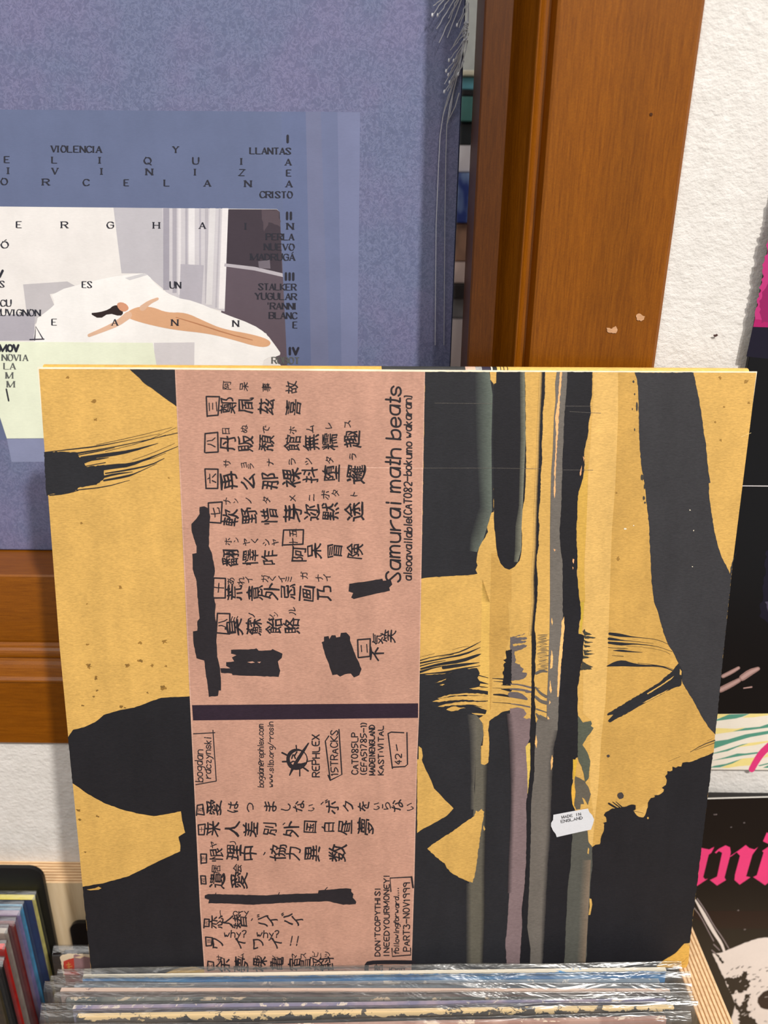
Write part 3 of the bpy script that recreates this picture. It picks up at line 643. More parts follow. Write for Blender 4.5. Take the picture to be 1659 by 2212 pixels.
# lower right black with torn upper edge
art.poly(px(D, [(300, 1862), (320, 1300), (345, 850), (395, 800), (420, 780), (440, 765), (480, 760), (490, 700), (515, 640), (520, 580), (508, 570), (540, 560), (535, 520), (515, 500), (530, 475), (590, 440), (650, 430), (700, 425), (760, 405), (800, 410), (800, 450), (780, 460), (800, 490), (830, 515), (870, 520), (890, 490), (910, 430), (910, 390), (940, 345), (975, 335), (965, 325), (1005, 320), (1050, 290), (1055, 270), (1035, 255), (1070, 230), (1080, 185), (1065, 150), (1085, 130), (1085, 105), (1110, 108), (1130, 100), (1130, 65), (1160, 75), (1180, 62), (1210, 65), (1220, 30), (1300, 20)]) + px(Cc, [(1400, 1390), (1500, 1352)]) + [(1540.5, 1625), (1536, 1660), (1513, 1850), (1490, 2036), (1478, 2038)] + px(D, [(1150, 1740), (1050, 1800), (990, 1848), (960, 1900), (300, 1925)]), INK2, 6, rag=.7, seg=4)
for q in (((665, 325), 30, 31), ((1090 - 180 + 0, 525), 8, 10)): art.disc(q[0][0], q[0][1], q[1], q[2], (66, 60, 58) if q[1] > 20 else KD, 8, D)
art.disc(555, 1380, 13, 14, (70, 62, 60), 8, Cc)
for pts, w in (([(560, 395), (600, 420), (640, 440)], [16, 18, 10]), ([(595, 382), (630, 410), (660, 430)], [6, 10, 8]), ([(625, 380), (675, 425)], [5, 10]), ([(785, 462), (870, 482)], [3, 2])): S(D, pts, w, INK2, 7)
for pts, w in (([(1510, 1240), (1400, 1280), (1290, 1345)], [10, 8, 4]), ([(1508, 1262), (1420, 1295), (1330, 1330)], [6, 5, 3]), ([(1490, 1225), (1440, 1245)], [2, 3]), ([(1200, 1385), (1090, 1430)], [2, 2])): S(Cc, pts, w, (70, 60, 48))
# leaf-like washes and last grey strip
art.poly(px(A, [(1445, 1020), (1490, 1080), (1530, 1072), (1560, 1065), (1570, 1090), (1560, 1110), (1585, 1130), (1560, 1170), (1520, 1220), (1485, 1280), (1530, 1350), (1555, 1430), (1545, 1520), (1540, 1580), (1510, 1615), (1500, 1560), (1480, 1480), (1450, 1420), (1443, 1390)]), (82, 86, 74), 8, rag=.6, seg=4)
art.poly(px(B, [(1400, 0), (1440, 5), (1425, 90), (1420, 160), (1402, 180)]), (206, 166, 60), 8)
art.poly(px(B, [(1420, 150), (1500, 190), (1540, 250), (1560, 310), (1540, 380), (1535, 410), (1500, 350), (1480, 340), (1500, 400), (1470, 400), (1465, 445), (1430, 450), (1410, 400), (1425, 300), (1415, 200)]), (92, 86, 76), 8, rag=.6, seg=4)
art.poly(px(B, [(1400, 205), (1415, 250), (1420, 330), (1410, 380), (1412, 440), (1395, 400), (1385, 300), (1388, 240)]), (214, 164, 66), 9)
art.poly(px(B, [(1390, 600), (1395, 690), (1385, 800), (1380, 950), (1360, 1080), (1350, 1190), (1345, 1350), (1335, 1500), (1330, 1700), (1320, 1840), (1510, 1840), (1525, 1750), (1525, 1600), (1535, 1450), (1550, 1250), (1555, 1100), (1575, 950), (1570, 780), (1540, 740), (1530, 640)]), (82, 82, 76), 7, rag=.5, seg=5)
art.grad(px(B, [(1480, 900), (1460, 1200), (1450, 1500), (1430, 1840)]), px(B, [(1560, 900), (1545, 1200), (1530, 1500), (1510, 1840)]), (82, 82, 76), (124, 108, 92), 8)
art.poly(px(B, [(1547, 1245), (1565, 1250), (1572, 1300), (1555, 1392), (1538, 1394), (1550, 1320)]), KR, 9)
art.poly(px(B, [(1535, 790), (1545, 800), (1540, 850), (1528, 840)]), KR, 9)
art.poly(px(D, [(985, 1850), (1050, 1800), (1150, 1740), (1190, 1700), (1235, 1650), (1285, 1675), (1270, 1830), (1252, 1864), (1000, 1862)]), (212, 164, 78), 8, rag=.5)
for pts in ([(1150, 1845), (1220, 1820), (1262, 1770)], [(1110, 1855), (1200, 1838), (1250, 1830)]): S(D, pts, [2, 4, 2], (150, 108, 52), 9)
# left half of the sleeve
art.poly(px(G, [(860, 54), (1162, 56), (1172, 302), (1100, 250), (1020, 190), (960, 150), (910, 100)]), INK, 3, rag=.5)
art.poly(px(G, [(291, 603), (400, 600), (510, 605), (530, 640), (650, 640), (600, 665), (560, 680), (570, 700), (700, 690), (690, 730), (690, 780), (640, 820), (520, 840), (490, 870), (330, 885), (309, 895)]), INK, 3, rag=1.0, seg=4)
for pts, w in (([(300, 604), (500, 582), (640, 566), (830, 530), (1060, 482)], [4, 8, 9, 3, 2]), ([(510, 612), (700, 580), (900, 540), (1180, 476)], [12, 7, 5, 5]), ([(540, 642), (720, 622), (870, 597), (1050, 545)], [18, 28, 18, 3]), ([(540, 702), (700, 673)], [5, 6]),
               ([(600, 722), (760, 697), (860, 690), (1000, 640), (1180, 566)], [34, 32, 24, 8, 4]), ([(700, 745), (860, 720), (1000, 690), (1090, 645)], [8, 12, 9, 4]), ([(690, 792), (840, 765), (900, 745), (1040, 680)], [12, 16, 6, 3]), ([(510, 855), (700, 835), (860, 790)], [7, 7, 3]),
               ([(510, 625), (640, 600), (760, 575)], [6, 8, 3]), ([(560, 660), (640, 652), (720, 640)], [8, 14, 4]), ([(700, 715), (840, 690), (1000, 650), (1100, 610)], [5, 7, 4, 2]), ([(680, 770), (760, 750), (880, 735)], [16, 14, 3]), ([(330, 890), (430, 880), (520, 858)], [8, 9, 4]), ([(860, 560), (1000, 520), (1100, 490)], [2, 4, 2]), ([(880, 655), (1000, 615), (1160, 545)], [2, 3, 2]), ([(700, 600), (960, 535), (1170, 440)], [3, 3, 2]), ([(640, 556), (900, 500), (1140, 440)], [3, 3, 2])): S(G, pts, w, INK, 4)
art.poly(px(Hh, [(400, 525), (430, 480), (495, 465), (560, 435), (610, 393), (700, 366), (790, 350), (870, 320), (950, 292), (1118, 283), (1158, 1000), (1190, 1600), (1207, 1892), (1150, 1875), (1060, 1880), (1000, 1900), (975, 1912), (985, 1950), (542, 1950), (486, 1404), (620, 1380), (760, 1340), (900, 1270), (1060, 1195), (1062, 1165), (1050, 1110), (1090, 1085), (1070, 1000), (1065, 960), (990, 975), (905, 988), (820, 975), (720, 950), (610, 910), (520, 860), (427, 795)]), INK2, 3, rag=.5)
art.poly(px(Hh, [(510, 1420), (560, 1412), (580, 1403), (597, 1412), (580, 1421), (530, 1425)]), KD, 4)
# specks in the board
for x, y, r in ((450, 108, 9), (625, 270, 12), (635, 390, 9), (540, 1075, 6), (800, 1500, 8), (575, 1612, 5), (1120, 775, 5), (1090, 1860, 14), (930, 1870, 11), (580, 1880, 8), (590, 2025, 14), (930, 1990, 11), (850, 2020, 12), (635, 2100, 9), (1085, 2165, 15), (1010, 2020, 8), (1100, 2025, 6)): art.disc(x, y, r * 1.3, r, (142, 106, 50), 2, G, .6)
for x, y, r in ((565, 178, 8), (570, 250, 5), (550, 285, 5), (487, 338, 6), (710, 343, 8), (735, 350, 5), (960, 228, 9), (868, 262, 6), (525, 100, 8), (745, 100, 8), (830, 75, 8), (460, 955, 9), (470, 1010, 7), (575, 990, 6), (500, 1200, 5)): art.disc(x, y, r * 1.3, r, (122, 92, 46), 2, Hh, .6)
for x, y, r in ((1240, 145, 11), (1470, 180, 16), (1490, 365, 10), (1275, 400, 9), (1195, 535, 8), (1245, 692, 9), (345, 1730, 14), (330, 1155, 7)): art.disc(x, y, r, r * 1.2, (150, 114, 56), 4, Fr, .5)
# scuffs
for fr, a, b in ((E, (60, 958), (690, 958)), (E, (690, 958), (1110, 965)), (E, (1310, 975), (1580, 976)), (E, (160, 376), (680, 381)), (E, (1335, 403), (1568, 404)), (E, (1370, 452), (1650, 466)), (Fr, (1420, 665), (1510, 628))):
    art.stroke([a, b], 2.2, (112, 106, 100) if fr is E else (244, 216, 150), 10, fr, cap=False)
for x, y, r in ((404, 1468, 8), (412, 1468, 6), (480, 1440, 5), (975, 1305, 5), (1005, 1485, 5), (995, 1800, 5)): art.disc(x, y, r, r, (226, 214, 190), 10, Fr, .4)

# ---- pink handwritten panel
art.poly([(378, 798.5), (600, 800.5), (918, 803), (914, 1020), (910, 1249), (905, 1550), (901, 1640), (895, 1900), (888, 2113), (443, 2115), (432, 1960), (410, 1505), (394, 1150)], (196, 156, 138), 9)
art.poly([(380, 798.5), (600, 800.5), (916, 803), (912, 1020), (908, 1249), (903, 1550), (899, 1640), (893, 1900), (886, 2113), (445.5, 2115), (434.5, 1960), (412.5, 1505), (396.5, 1150)], PINK, 10)
PEN = (40, 36, 40)
art.poly(px(J, [(185, 45), (215, 40), (245, 55), (255, 110), (250, 150), (245, 300), (265, 345), (285, 460), (275, 520), (275, 620), (290, 680), (285, 740), (297, 830), (295, 905), (300, 1020), (320, 1110), (325, 1200), (325, 1240), (310, 1240), (305, 1275), (245, 1282), (235, 1190), (225, 1130), (215, 1045), (165, 1030), (145, 930), (142, 855), (170, 850), (170, 790), (185, 770), (175, 670), (165, 530), (140, 450), (137, 350), (165, 345), (165, 300), (135, 210), (132, 155), (165, 120), (185, 90)]), PEN, 12, rag=.6)
art.poly(px(J, [(390, 975), (540, 970), (555, 965), (570, 980), (650, 978), (660, 970), (700, 988), (725, 1000), (720, 1028), (695, 1050), (700, 1075), (710, 1110), (700, 1152), (400, 1140), (395, 1130), (325, 1125), (320, 1095), (385, 1095), (358, 1080), (358, 1055), (410, 1050), (395, 1025), (425, 1010), (390, 1000)]), PEN, 12, rag=.6)
for q in ([(495, 1055), (530, 1050), (545, 1058), (520, 1062)], [(560, 1054), (585, 1052), (575, 1062)]): art.poly(px(J, q), PINK, 13)
art.poly(px(J, [(980, 925), (995, 920), (995, 890), (1025, 885), (1030, 905), (1045, 880), (1070, 880), (1075, 895), (1100, 890), (1105, 865), (1140, 862), (1165, 890), (1165, 915), (1190, 985), (1240, 1100), (1225, 1140), (1190, 1155), (1170, 1130), (1130, 1135), (1100, 1150), (1080, 1135), (1050, 1140), (1040, 1110), (1020, 1050), (1000, 1000)]), PEN, 12, rag=.6)
art.poly(px(J, [(1160, 545), (1270, 530), (1375, 512), (1380, 525), (1430, 520), (1440, 550), (1420, 570), (1425, 590), (1300, 618), (1190, 645), (1172, 635), (1185, 605), (1155, 595)]), PEN, 12, rag=.5)
art.poly(px(K, [(48, 72), (1605, 60), (1605, 160), (55, 178)]), (44, 32, 44), 12)
art.poly(px(Lf, [(135, 745), (160, 735), (560, 745), (640, 738), (915, 730), (920, 710), (1110, 695), (1145, 700), (1145, 720), (1160, 735), (1155, 760), (1180, 790), (1175, 805), (1090, 810), (980, 785), (700, 795), (470, 810), (250, 800), (160, 800), (165, 775), (135, 765)]), PEN, 12, rag=.5)
art.stroke([(1252, 1290), (1248, 1230), (1262, 1208), (1400, 1204), (1570, 1206)], [28, 30, 28, 28, 28], PEN, 12, Lf)
for a, b in (((640, 745), (650, 725)), ((965, 705), (980, 690)), ((210, 735), (213, 728))): art.stroke([a, b], 6, PEN, 12, Lf)
def boxed(fr, cx, cy, w, h, ch='', s=0):
    j = lambda: random.uniform(-6, 6)
    p = [(cx - w / 2 + j(), cy + h / 2 + j()), (cx - w / 2 + j(), cy - h / 2 + j()), (cx + w / 2 + j(), cy - h / 2 + j()), (cx + w / 2 + j(), cy + h / 2 + j()), (cx - w / 2 + j() + 6, cy + h / 2 + j())]
    for a, b in zip(p, p[1:]): art.stroke([a, b], 10, PEN, 13, fr)
    for k, c in enumerate(ch): art.glyph(c, cx, cy + (len(ch) - 1) * s * .5 - k * s, s, PEN, 13, fr)
for fr, rows in ((I, [
    (290, 112, 'b三270,295 鄭370,288 凮490,288 茲620,293 喜795,303'), (165, 62, '阿362,158 呆475,165 事620,170 故785,172,85'),
    (530, 112, 'b八262,530 丹370,535 販485,535 頽620,535 館790,535 無910,530 糯1030,525 趣1178,508,120'), (440, 58, '日357,455 ぬ475,440 で620,445 ホ790,450 ム905,440 レ1025,420 ス1150,410'),
    (770, 112, 'b六265,765 再378,780,125 么500,785 那645,780,120 裸785,760,130 抖905,740 堕1042,730,120 邏1205,738,130'), (660, 58, 'サ365,665 ヨ475,678,50 ラ520,685,50 ナ645,660 ラ790,655 ツ895,655 タ1030,645 ラ1185,620'),
    (1010, 115, 'b七287,985 軟385,1020 野510,1005 惜640,1010 芽790,990,125 迩915,985 黙1037,980,120 途1193,980,130'), (900, 56, 'ナ365,910 ン420,910,42 ノ505,910 タ620,905 メ790,895 ニ915,890 ボ1005,870,66 タ1070,860 ト1190,865')]),
    (J, [(370, 110, '翻385,378,115 懌515,375 咋640,375 阿832,350 呆932,330 冒1065,330 険1197,330'), (270, 56, 'ホ370,270 ン425,260,42 ヤ490,275 く545,265 シ620,275 ャ677,275,60'),
         (590, 112, 'b十312,570 荒412,603 意545,605 外650,595 忌760,597 画885,610,118 乃1000,608'), (510, 56, 'あ388,527 れ455,525 イ505,520 ガ610,510 く660,510 イ720,515 ミ765,515 ガ865,490 ナ965,505 イ1015,505'),
         (830, 112, 'b八337,805 臭407,827,120 蘇540,825 飴670,820 賂785,820'), (765, 58, 'ミ412,775 ソ525,755 シ650,765,52 ン680,745,40 ル790,722'), (1000, 100, 'b二1255,965 不1340,1000 気1345,905,80 笑1420,885,90')]),
    (Lf, [(135, 90, 'b五105,155,62 愛200,140,115 は330,135 つ450,140,75 ま585,132,100 し695,135,75 な785,130 い870,140,60 、945,108,70 ボ1010,135,105 ク1125,130 を1230,130 い1320,130,62 ら1385,130,75 な1460,125,95 い1550,135,62'),
          (290, 100, 'b十115,290,62 来190,285,110 人325,288,120 差450,290,115 別585,290 、680,250,60 外730,290,115 国865,275 白985,275,90 昼1105,275,110 夢1245,270,125'),
          (460, 100, 'b正130,490,60 恨215,465 理335,447,115 中440,455,120 、545,458,70 協640,450,120 力745,455,105 異880,455,120 数1050,450,130 ヤ195,395,55 リ330,388,58'),
          (640, 115, 'b四125,640,50 遺222,640 愛370,640,125 居215,565,66 会360,560,66'),
          (930, 95, 'b六150,935,52 恋215,930,100 人290,928 替380,925,105 、460,912,60 バ530,918 イ600,920 バ705,908 イ775,920 ー243,868,50'),
          (1075, 95, 'b目165,1060,50 ワ225,1075 イ380,1075 ワ505,1075 イ630,1075'),
          (1220, 105, 'b工175,1230,52 余262,1225 夢390,1225,115 裸515,1220 亀630,1215 宿755,1220,95 昌825,1215,80 寂895,1215,95 斟975,1215 サ240,1178,52 ム385,1165,48 ラ505,1175,50 イ620,1175,48 マ755,1165,50 ス815,1160,50 ビ895,1150,50 ー935,1160,40 ッ980,1150,56 君1335,1250,64 節1430,1272,66 囲1490,1272,66')])):
    for _, size, line in rows:
        for tok in line.split():
            b = tok[0] == 'b' and len(tok) > 2 and tok[1] > '\u2000'
            ch = tok[1] if b else tok[0]; nums = [float(v) for v in (tok[2:] if b else tok[1:]).split(',')]
            s = nums[2] if len(nums) > 2 else size
            if b: boxed(fr, nums[0], nums[1], s * .72, s * 1.12, ch, s * .62)
            else: art.glyph(ch, nums[0], nums[1], s, PEN, 13, fr)
boxed(J, 795, 245, 130, 95, '十五', 60)
random.seed(11)
art.write('Samurai math beats', 1492, 540, 1290, 62, PEN, 13, J, w=13)
art.write('alsoavailable[CAT082-bokumo wakaran]', 1566, 525, 1210, 33, PEN, 13, J, w=9)
art.write('bogdan', 122, 605, 230, 34, PEN, 13, K, w=7); art.write('raczynski', 178, 580, 290, 30, PEN, 13, K, w=7)
for a, b in (((75, 620), (215, 595)), ((215, 595), (192, 245)), ((205, 262), (58, 270))): art.stroke([a, b], 7, PEN, 13, K)
art.write('bogdan@rephlex.com', 540, 640, 440, 27, PEN, 13, K, w=6); art.write('www.sito.org/~rosin', 608, 640, 455, 25, PEN, 13, K, w=6)
art.write('REPHLEX', 925, 570, 300, 32, PEN, 13, K, w=9, slant=0); art.write('15TRACKS', 1052, 560, 320, 32, PEN, 13, K, w=8, slant=0)
for p in ([(1000, 590), (966, 320), (990, 285)], [(1000, 590), (1080, 550), (1060, 240)], [(985, 555), (1000, 590)]): art.stroke(p, 9, PEN, 13, K, smooth=0)
art.write('CAT085LP', 1190, 552, 295, 28, PEN, 13, K, w=8, slant=0); art.write('(EFA51785-1)', 1250, 552, 365, 27, PEN, 13, K, w=8, slant=0)
art.write('MADEINENGLAND', 1306, 556, 350, 25, PEN, 13, K, w=8, slant=0); art.write('KAST:VITAL', 1366, 556, 345, 24, PEN, 13, K, w=8, slant=0)
for p in ([(1428, 508), (1398, 268)], [(1398, 268), (1420, 258), (1506, 262)], [(1528, 262), (1532, 480), (1515, 495), (1428, 500)]): art.stroke(p, 9, PEN, 13, K, smooth=0)
art.write('42', 1490, 488, 85, 28, PEN, 13, K, w=8, slant=0); art.stroke([(1462, 385), (1455, 345)], 8, PEN, 13, K)
# struck-out round stamp
c0 = (775, 445)
art.stroke([(c0[0] + 66 * math.cos(k * .45) * 1.02, c0[1] + 66 * math.sin(k * .45)) for k in range(16)], [9, 9, 9, 14, 22, 30, 26, 24, 26, 26, 20, 12, 8, 7, 8, 8], PEN, 13, K)
for a, b, w in (((668, 400), (705, 418), 12), ((672, 462), (708, 460), 12), ((765, 350), (768, 380), 9), ((790, 560), (790, 515), 9), ((812, 500), (848, 526), 12), ((840, 460), (872, 455), 8)): art.stroke([a, b], w, PEN, 13, K)
art.stroke([(720, 555), (745, 500), (800, 410), (850, 335)], [8, 22, 24, 10], PEN, 14, K)
for p in ([(735, 440), (745, 405), (760, 440)], [(725, 470), (750, 455), (765, 480), (735, 490)], [(770, 395), (755, 420)], [(760, 478), (830, 478)]): art.stroke(p, 10, PEN, 13, K)
art.stroke([(760, 485), (790, 490), (830, 472)], [24, 28, 14], PEN, 13, K)
art.write("DON'TCOPYTHIS!", 1344, 1166, 475, 23, PEN, 13, Lf, w=8, slant=0); art.write('INEEDYOURMONEY!', 1406, 1162, 560, 24, PEN, 13, Lf, w=8, slant=0)
art.write('followingforward....', 1472, 1145, 455, 22, PEN, 13, Lf, w=7); art.write('PART3-NOV1999', 1546, 1132, 480, 28, PEN, 13, Lf, w=8, slant=0)
for p, w in (([(1425, 1110), (1428, 1165), (1555, 1155), (1553, 1108)], 9), ([(1418, 718), (1412, 625), (1560, 618)], 9), ([(1560, 618), (1570, 690)], 13)): art.stroke(p, w, PEN, 13, Lf, smooth=0)
for x, t in ((265, 'why?'), (490, 'why?')): art.write(t, x, 1035, 160, 32, PEN, 13, Lf, up=False, w=8)
art.write('cry', 328, 882, 112, 28, PEN, 13, Lf, up=False, w=7); art.write('!!', 705, 1090, 85, 42, PEN, 13, Lf, up=False, w=8, slant=.2)
# faint creases across the panel
for pts in ([(190, 665), (330, 650), (420, 640), (520, 640), (560, 615), (700, 605), (860, 605), (960, 620), (1120, 670), (1430, 655)], ):
    art.stroke(pts, 2.2, (184, 138, 118), 11, I, cap=False)
art.stroke([(1060, 690), (1640, 698)], 2, (236, 196, 176), 11, I, cap=False)

# the card itself, as a thin board with a pale cut edge behind the printed face
fp = link('front_board', None, slv)
def board(name, pts, depth0, depth1, mats, parent, lift=None):
    bm = bmesh.new(); Lr = []
    P = [on_plane(x, y, SO, -SN) for x, y in pts]
    for d in (depth0, depth1): Lr.append([bm.verts.new(p + SN * d) for p in P])
    bm.faces.new(Lr[0]); bm.faces.new(Lr[1])
    for i in range(len(P)): bm.faces.new((Lr[0][i], Lr[0][(i + 1) % len(P)], Lr[1][(i + 1) % len(P)], Lr[1][i]))
    return from_bm(name, bm, mats, parent)
bpy.data.objects.remove(fp)
front = art.build('front_cover', [M_card], slv)
ob = [(80.5, 793.2), (300, 793.8), (918, 799), (1300, 801.3), (1636, 802.5)] + outline[5:]
board('front_board', ob, .0002, .0010, M_white_edge, slv)
# rear cover: the same board again, its folded top standing a little higher
ra = Art(SO + SN * .0062, -SN, sb)
def fold(x0, x1, col):
    """rounded fold along the top, from the face over to the back"""
    n = 8; rad = .0024; Pt = []
    for k in range(n + 1):
        a = math.pi * k / n
        Pt.append((rad * (1 - math.cos(a)), rad * math.sin(a)))
    for px0, px1 in ((x0, x1),):
        base0 = on_plane(px0, 797 + (px0 - 82) * .0053, SO, -SN) + SN * .0030; base1 = on_plane(px1, 797 + (px1 - 82) * .0053, SO, -SN) + SN * .0030
        k0 = len(ra.v)
        for b in (base0, base1):
            for d, h in Pt: ra.v.append(b + SN * d - SY * (h - .0006) - sb)
            ra.c += [lin(col)] * (n + 1)
        for k in range(n):
            ra.f.append((k0 + k, k0 + k + 1, k0 + n + 2 + k, k0 + n + 1 + k)); ra.mi.append(0)
segs = [(86, 825, (214, 168, 84)), (825, 1008, (58, 58, 58)), (1008, 1030, (206, 170, 150)), (1030, 1044, (150, 150, 150)), (1044, 1064, (52, 46, 62)), (1064, 1067, (230, 220, 200)), (1067, 1077, (40, 40, 40)), (1077, 1084, (216, 180, 104)), (1084, 1086, (50, 50, 50)), (1086, 1091, (216, 180, 104)), (1091, 1093, (60, 50, 40)), (1093, 1099, (216, 180, 104)), (1099, 1101, (60, 50, 40)), (1101, 1626, (222, 180, 98))]
for s_ in segs: fold(*s_)
rc = [(86, 797), (1626, 804)] + [(x - 8 if x > 800 else x + 4, y) for x, y in outline[5:]]
k0 = len(ra.v); P = [on_plane(x, y, SO, -SN) + SN * .0075 - sb for x, y in rc]
ra.v += P; ra.c += [lin(KD)] * len(P); ra.f.append(tuple(range(k0, k0 + len(P)))); ra.mi.append(0)
rear = ra.build('rear_cover', [M_card], slv)
# discs' inner sleeves between the covers
board('inner_sleeve', [(110, 806), (1606, 812)] + [(x - 14 if x > 800 else x + 14, y - (4 if y > 2080 else 0)) for x, y in outline[5:]], .0016, .0058, flat('inner_paper', (228, 220, 204), .8, .2), slv)
# origin sticker
st = Art(SO - SN * .0006, -SN, sb)
sp = px(B, [(1225, 498), (1330, 478), (1455, 455), (1535, 442), (1548, 475), (1572, 500), (1590, 540), (1580, 580), (1562, 630), (1400, 665), (1255, 698), (1245, 668), (1222, 640), (1204, 600), (1205, 570), (1222, 545)])
st.poly(sp, (208, 209, 214), 1)
random.seed(5)
def lab(text, x0, y0, x1, y1, h):
    n = len(text); dx, dy = (x1 - x0) / n, (y1 - y0) / n; L = math.hypot(dx, dy); ux, uy = dx / L, dy / L
    for i, chh in enumerate(text):
        g = STROKES.get(chh)
        if not g: continue
        for q in g.split('/'):
            pts = []
            for k in range(0, len(q), 2):
                gx = (int(q[k]) / 4.0 if chh != 'M' else int(q[k]) / 5.0) * L * .74; gy = (int(q[k + 1]) - 2) / 6.0 * h
                if chh == 'I': gx = L * .3
                pts.append((x0 + dx * i + ux * gx + uy * gy, y0 + dy * i + uy * gx - ux * gy))
            st.stroke(pts, 5.5, (58, 58, 62), 4, B, smooth=1 if len(pts) > 4 else 0)
lab('MADE IN', 1302, 530, 1478, 500, 22); lab('ENGLAND', 1294, 570, 1494, 533, 23)
so = st.build('sticker', [mat_print('sticker_paper', .35, .5, .04, 0, .03, 0)], slv); so['label'] = 'small white wavy-edged origin sticker'

# ------------------------------------------------------------------ blue album standing on the window ledge
M_alb = mat_print('album_print', .34, .4, .03, .02, .05, 0)
def mat_mottle():
    m = N('album_mottled_print'); m.set(.34, .4)
    a = m.n('ShaderNodeAttribute', attribute_name='ink')
    v = m.coord()
    n1 = m.noise(v, 300, 4, .6, 1.5); band = m.ramp(n1, [(.40, (0, 0, 0)), (.475, (1, 1, 1)), (.55, (0, 0, 0))])
    c = m.mix('MIX', m.math('MULTIPLY', band, .8), a.outputs['Color'], m.mix('MULTIPLY', 1.0, a.outputs['Color'], (1.5, 1.45, 1.35)))
    n2 = m.rng(m.noise(v, 28, 3, .6), .38, .62, 0, 1)
    c = m.mix('MIX', m.math('MULTIPLY', n2, .75), c, m.mix('MULTIPLY', 1.0, c, (1.2, 1.0, 1.04)))
    n3 = m.rng(m.noise(v, 900, 3, .7), .3, .7, .88, 1.1)
    m.l(m.mix('MULTIPLY', 1.0, c, n3), m.b.inputs['Base Color']); m.bump(n1, .12, .0004); return m.m
AF = ALB - .0015
alb = thing('record_album', (-.124, AF + .004, Z0 - .1852), 'blue mottled album with serif track list and bed photograph, standing on the window ledge', 'album')
AX0, AX1, AZ0, AZ1 = -.283, .0340, Z0 - .1850, Z0 + .1320
bm = bmesh.new(); box_bm(bm, AX0, AX1, AF + .0002, AF + .0085, AZ0, AZ1)
from_bm('album_box', bm, flat('album_side_navy', (46, 52, 82), .4, .4), alb, bevel=.0006)
al = Art((0, AF, 0), (0, -1, 0), alb.location)
def rect_world(x0, x1, z0, z1, col, mi):
    k = len(al.v)
    al.v += [Vector((x, AF, z)) - alb.location for x, z in ((x0, z0), (x1, z0), (x1, z1), (x0, z1))]
    al.c += [lin(col)] * 4; al.f.append((k, k + 1, k + 2, k + 3)); al.mi.append(mi)
rect_world(AX0 + .0006, AX1 - .0006, AZ0 + .0006, AZ1 - .0006, (97, 104, 135), 1)
Mm = (0, 0, 1.99875); Nn = (0, 420, 4.1475); Oo = (340, 420, 4.1475)
P_ = lambda fr, pts, c, ly, **k: al.poly(px(fr, pts), c, ly, **k)
P_(Mm, [(-400, 470), (1215, 482), (1242, 1900), (-400, 1900)], (97, 107, 139), 1)
P_(Mm, [(1215, 482), (1320, 482), (1350, 1900), (1242, 1900)], (97, 107, 141), 1)
P_(Mm, [(1320, 482), (1385, 482), (1430, 1900), (1350, 1900)], (109, 114, 144), 1)
P_(Mm, [(1385, 482), (1457, 483), (1480, 1900), (1430, 1900)], (105, 113, 146), 1)
P_(Mm, [(1457, 483), (1555, 485), (1540, 1900), (1480, 1900)], (115, 121, 154), 1)
# photograph on the cover
P_(Mm, [(-400, 888), (1195, 903), (1208, 915), (1240, 1590), (1242, 1640), (-400, 1640)], (226, 222, 220), 2)
P_(Mm, [(490, 896), (730, 899), (720, 1260), (625, 1180), (525, 1180), (505, 1020)], (186, 183, 190), 3)
P_(Mm, [(100, 1228), (290, 1215), (345, 1245), (215, 1270), (240, 1330), (150, 1400), (115, 1350)], (188, 184, 188), 3)
P_(Mm, [(-100, 1370), (150, 1350), (150, 1470), (-100, 1472)], (172, 168, 178), 3)
P_(Mm, [(985, 903), (1195, 904), (1208, 915), (1242, 1620), (1200, 1560), (1150, 1440), (955, 1350)], (92, 80, 90), 3)
P_(Mm, [(985, 904), (1195, 905), (1208, 916), (1218, 1185), (1100, 1160), (975, 1138)], (64, 55, 64), 4)
P_(Mm, [(970, 1137), (1100, 1152), (1220, 1180), (1222, 1196), (1100, 1168), (968, 1150)], (176, 170, 178), 5)
P_(Mm, [(1115, 1128), (1165, 1122), (1168, 1160), (1118, 1158)], (110, 102, 112), 5)
P_(Mm, [(1130, 905), (1195, 905), (1206, 915), (1210, 980), (1160, 960), (1140, 1000)], (84, 72, 80), 5, rag=2)
P_(Mm, [(700, 898), (988, 903), (970, 1345), (830, 1310), (715, 1262)], (198, 194, 200), 3)
for x, w, c in ((705, 26, (158, 154, 166)), (745, 18, (166, 162, 172)), (770, 12, (216, 212, 216)), (800, 10, (172, 168, 178)), (815, 26, (222, 219, 222)), (860, 8, (178, 174, 184)), (885, 14, (178, 174, 182)), (905, 26, (212, 209, 212)), (945, 8, (180, 176, 184)), (960, 26, (226, 222, 224))):
    P_(Mm, [(x, 899), (x + w, 899), (x + w - 16 * (x > 900), 1250 + (x - 700) * .32), (x - 16 * (x > 900), 1250 + (x - 700) * .32)], c, 4)
P_(Mm, [(780, 1140), (880, 1145), (870, 1320), (775, 1290)], (176, 172, 182), 4)
P_(Mm, [(145, 1385), (215, 1335), (240, 1310), (218, 1262), (450, 1200), (610, 1178), (640, 1185), (680, 1240), (760, 1285), (840, 1300), (960, 1352), (1090, 1400), (1150, 1440), (1195, 1500), (1215, 1530), (1190, 1540), (1165, 1540), (1130, 1562), (1140, 1640), (150, 1640)], (236, 234, 233), 5, smooth=1)
P_(Mm, [(665, 1480), (840, 1478), (838, 1640), (670, 1640)], (206, 202, 206), 6)
P_(Mm, [(620, 1180), (640, 1186), (560, 1210), (540, 1200)], (204, 202, 206), 6)
for pts in ([(150, 1468), (155, 1410), (185, 1462)], [(130, 1466), (190, 1464)]): al.stroke(pts, 6, (70, 66, 78), 6, Mm, smooth=0)
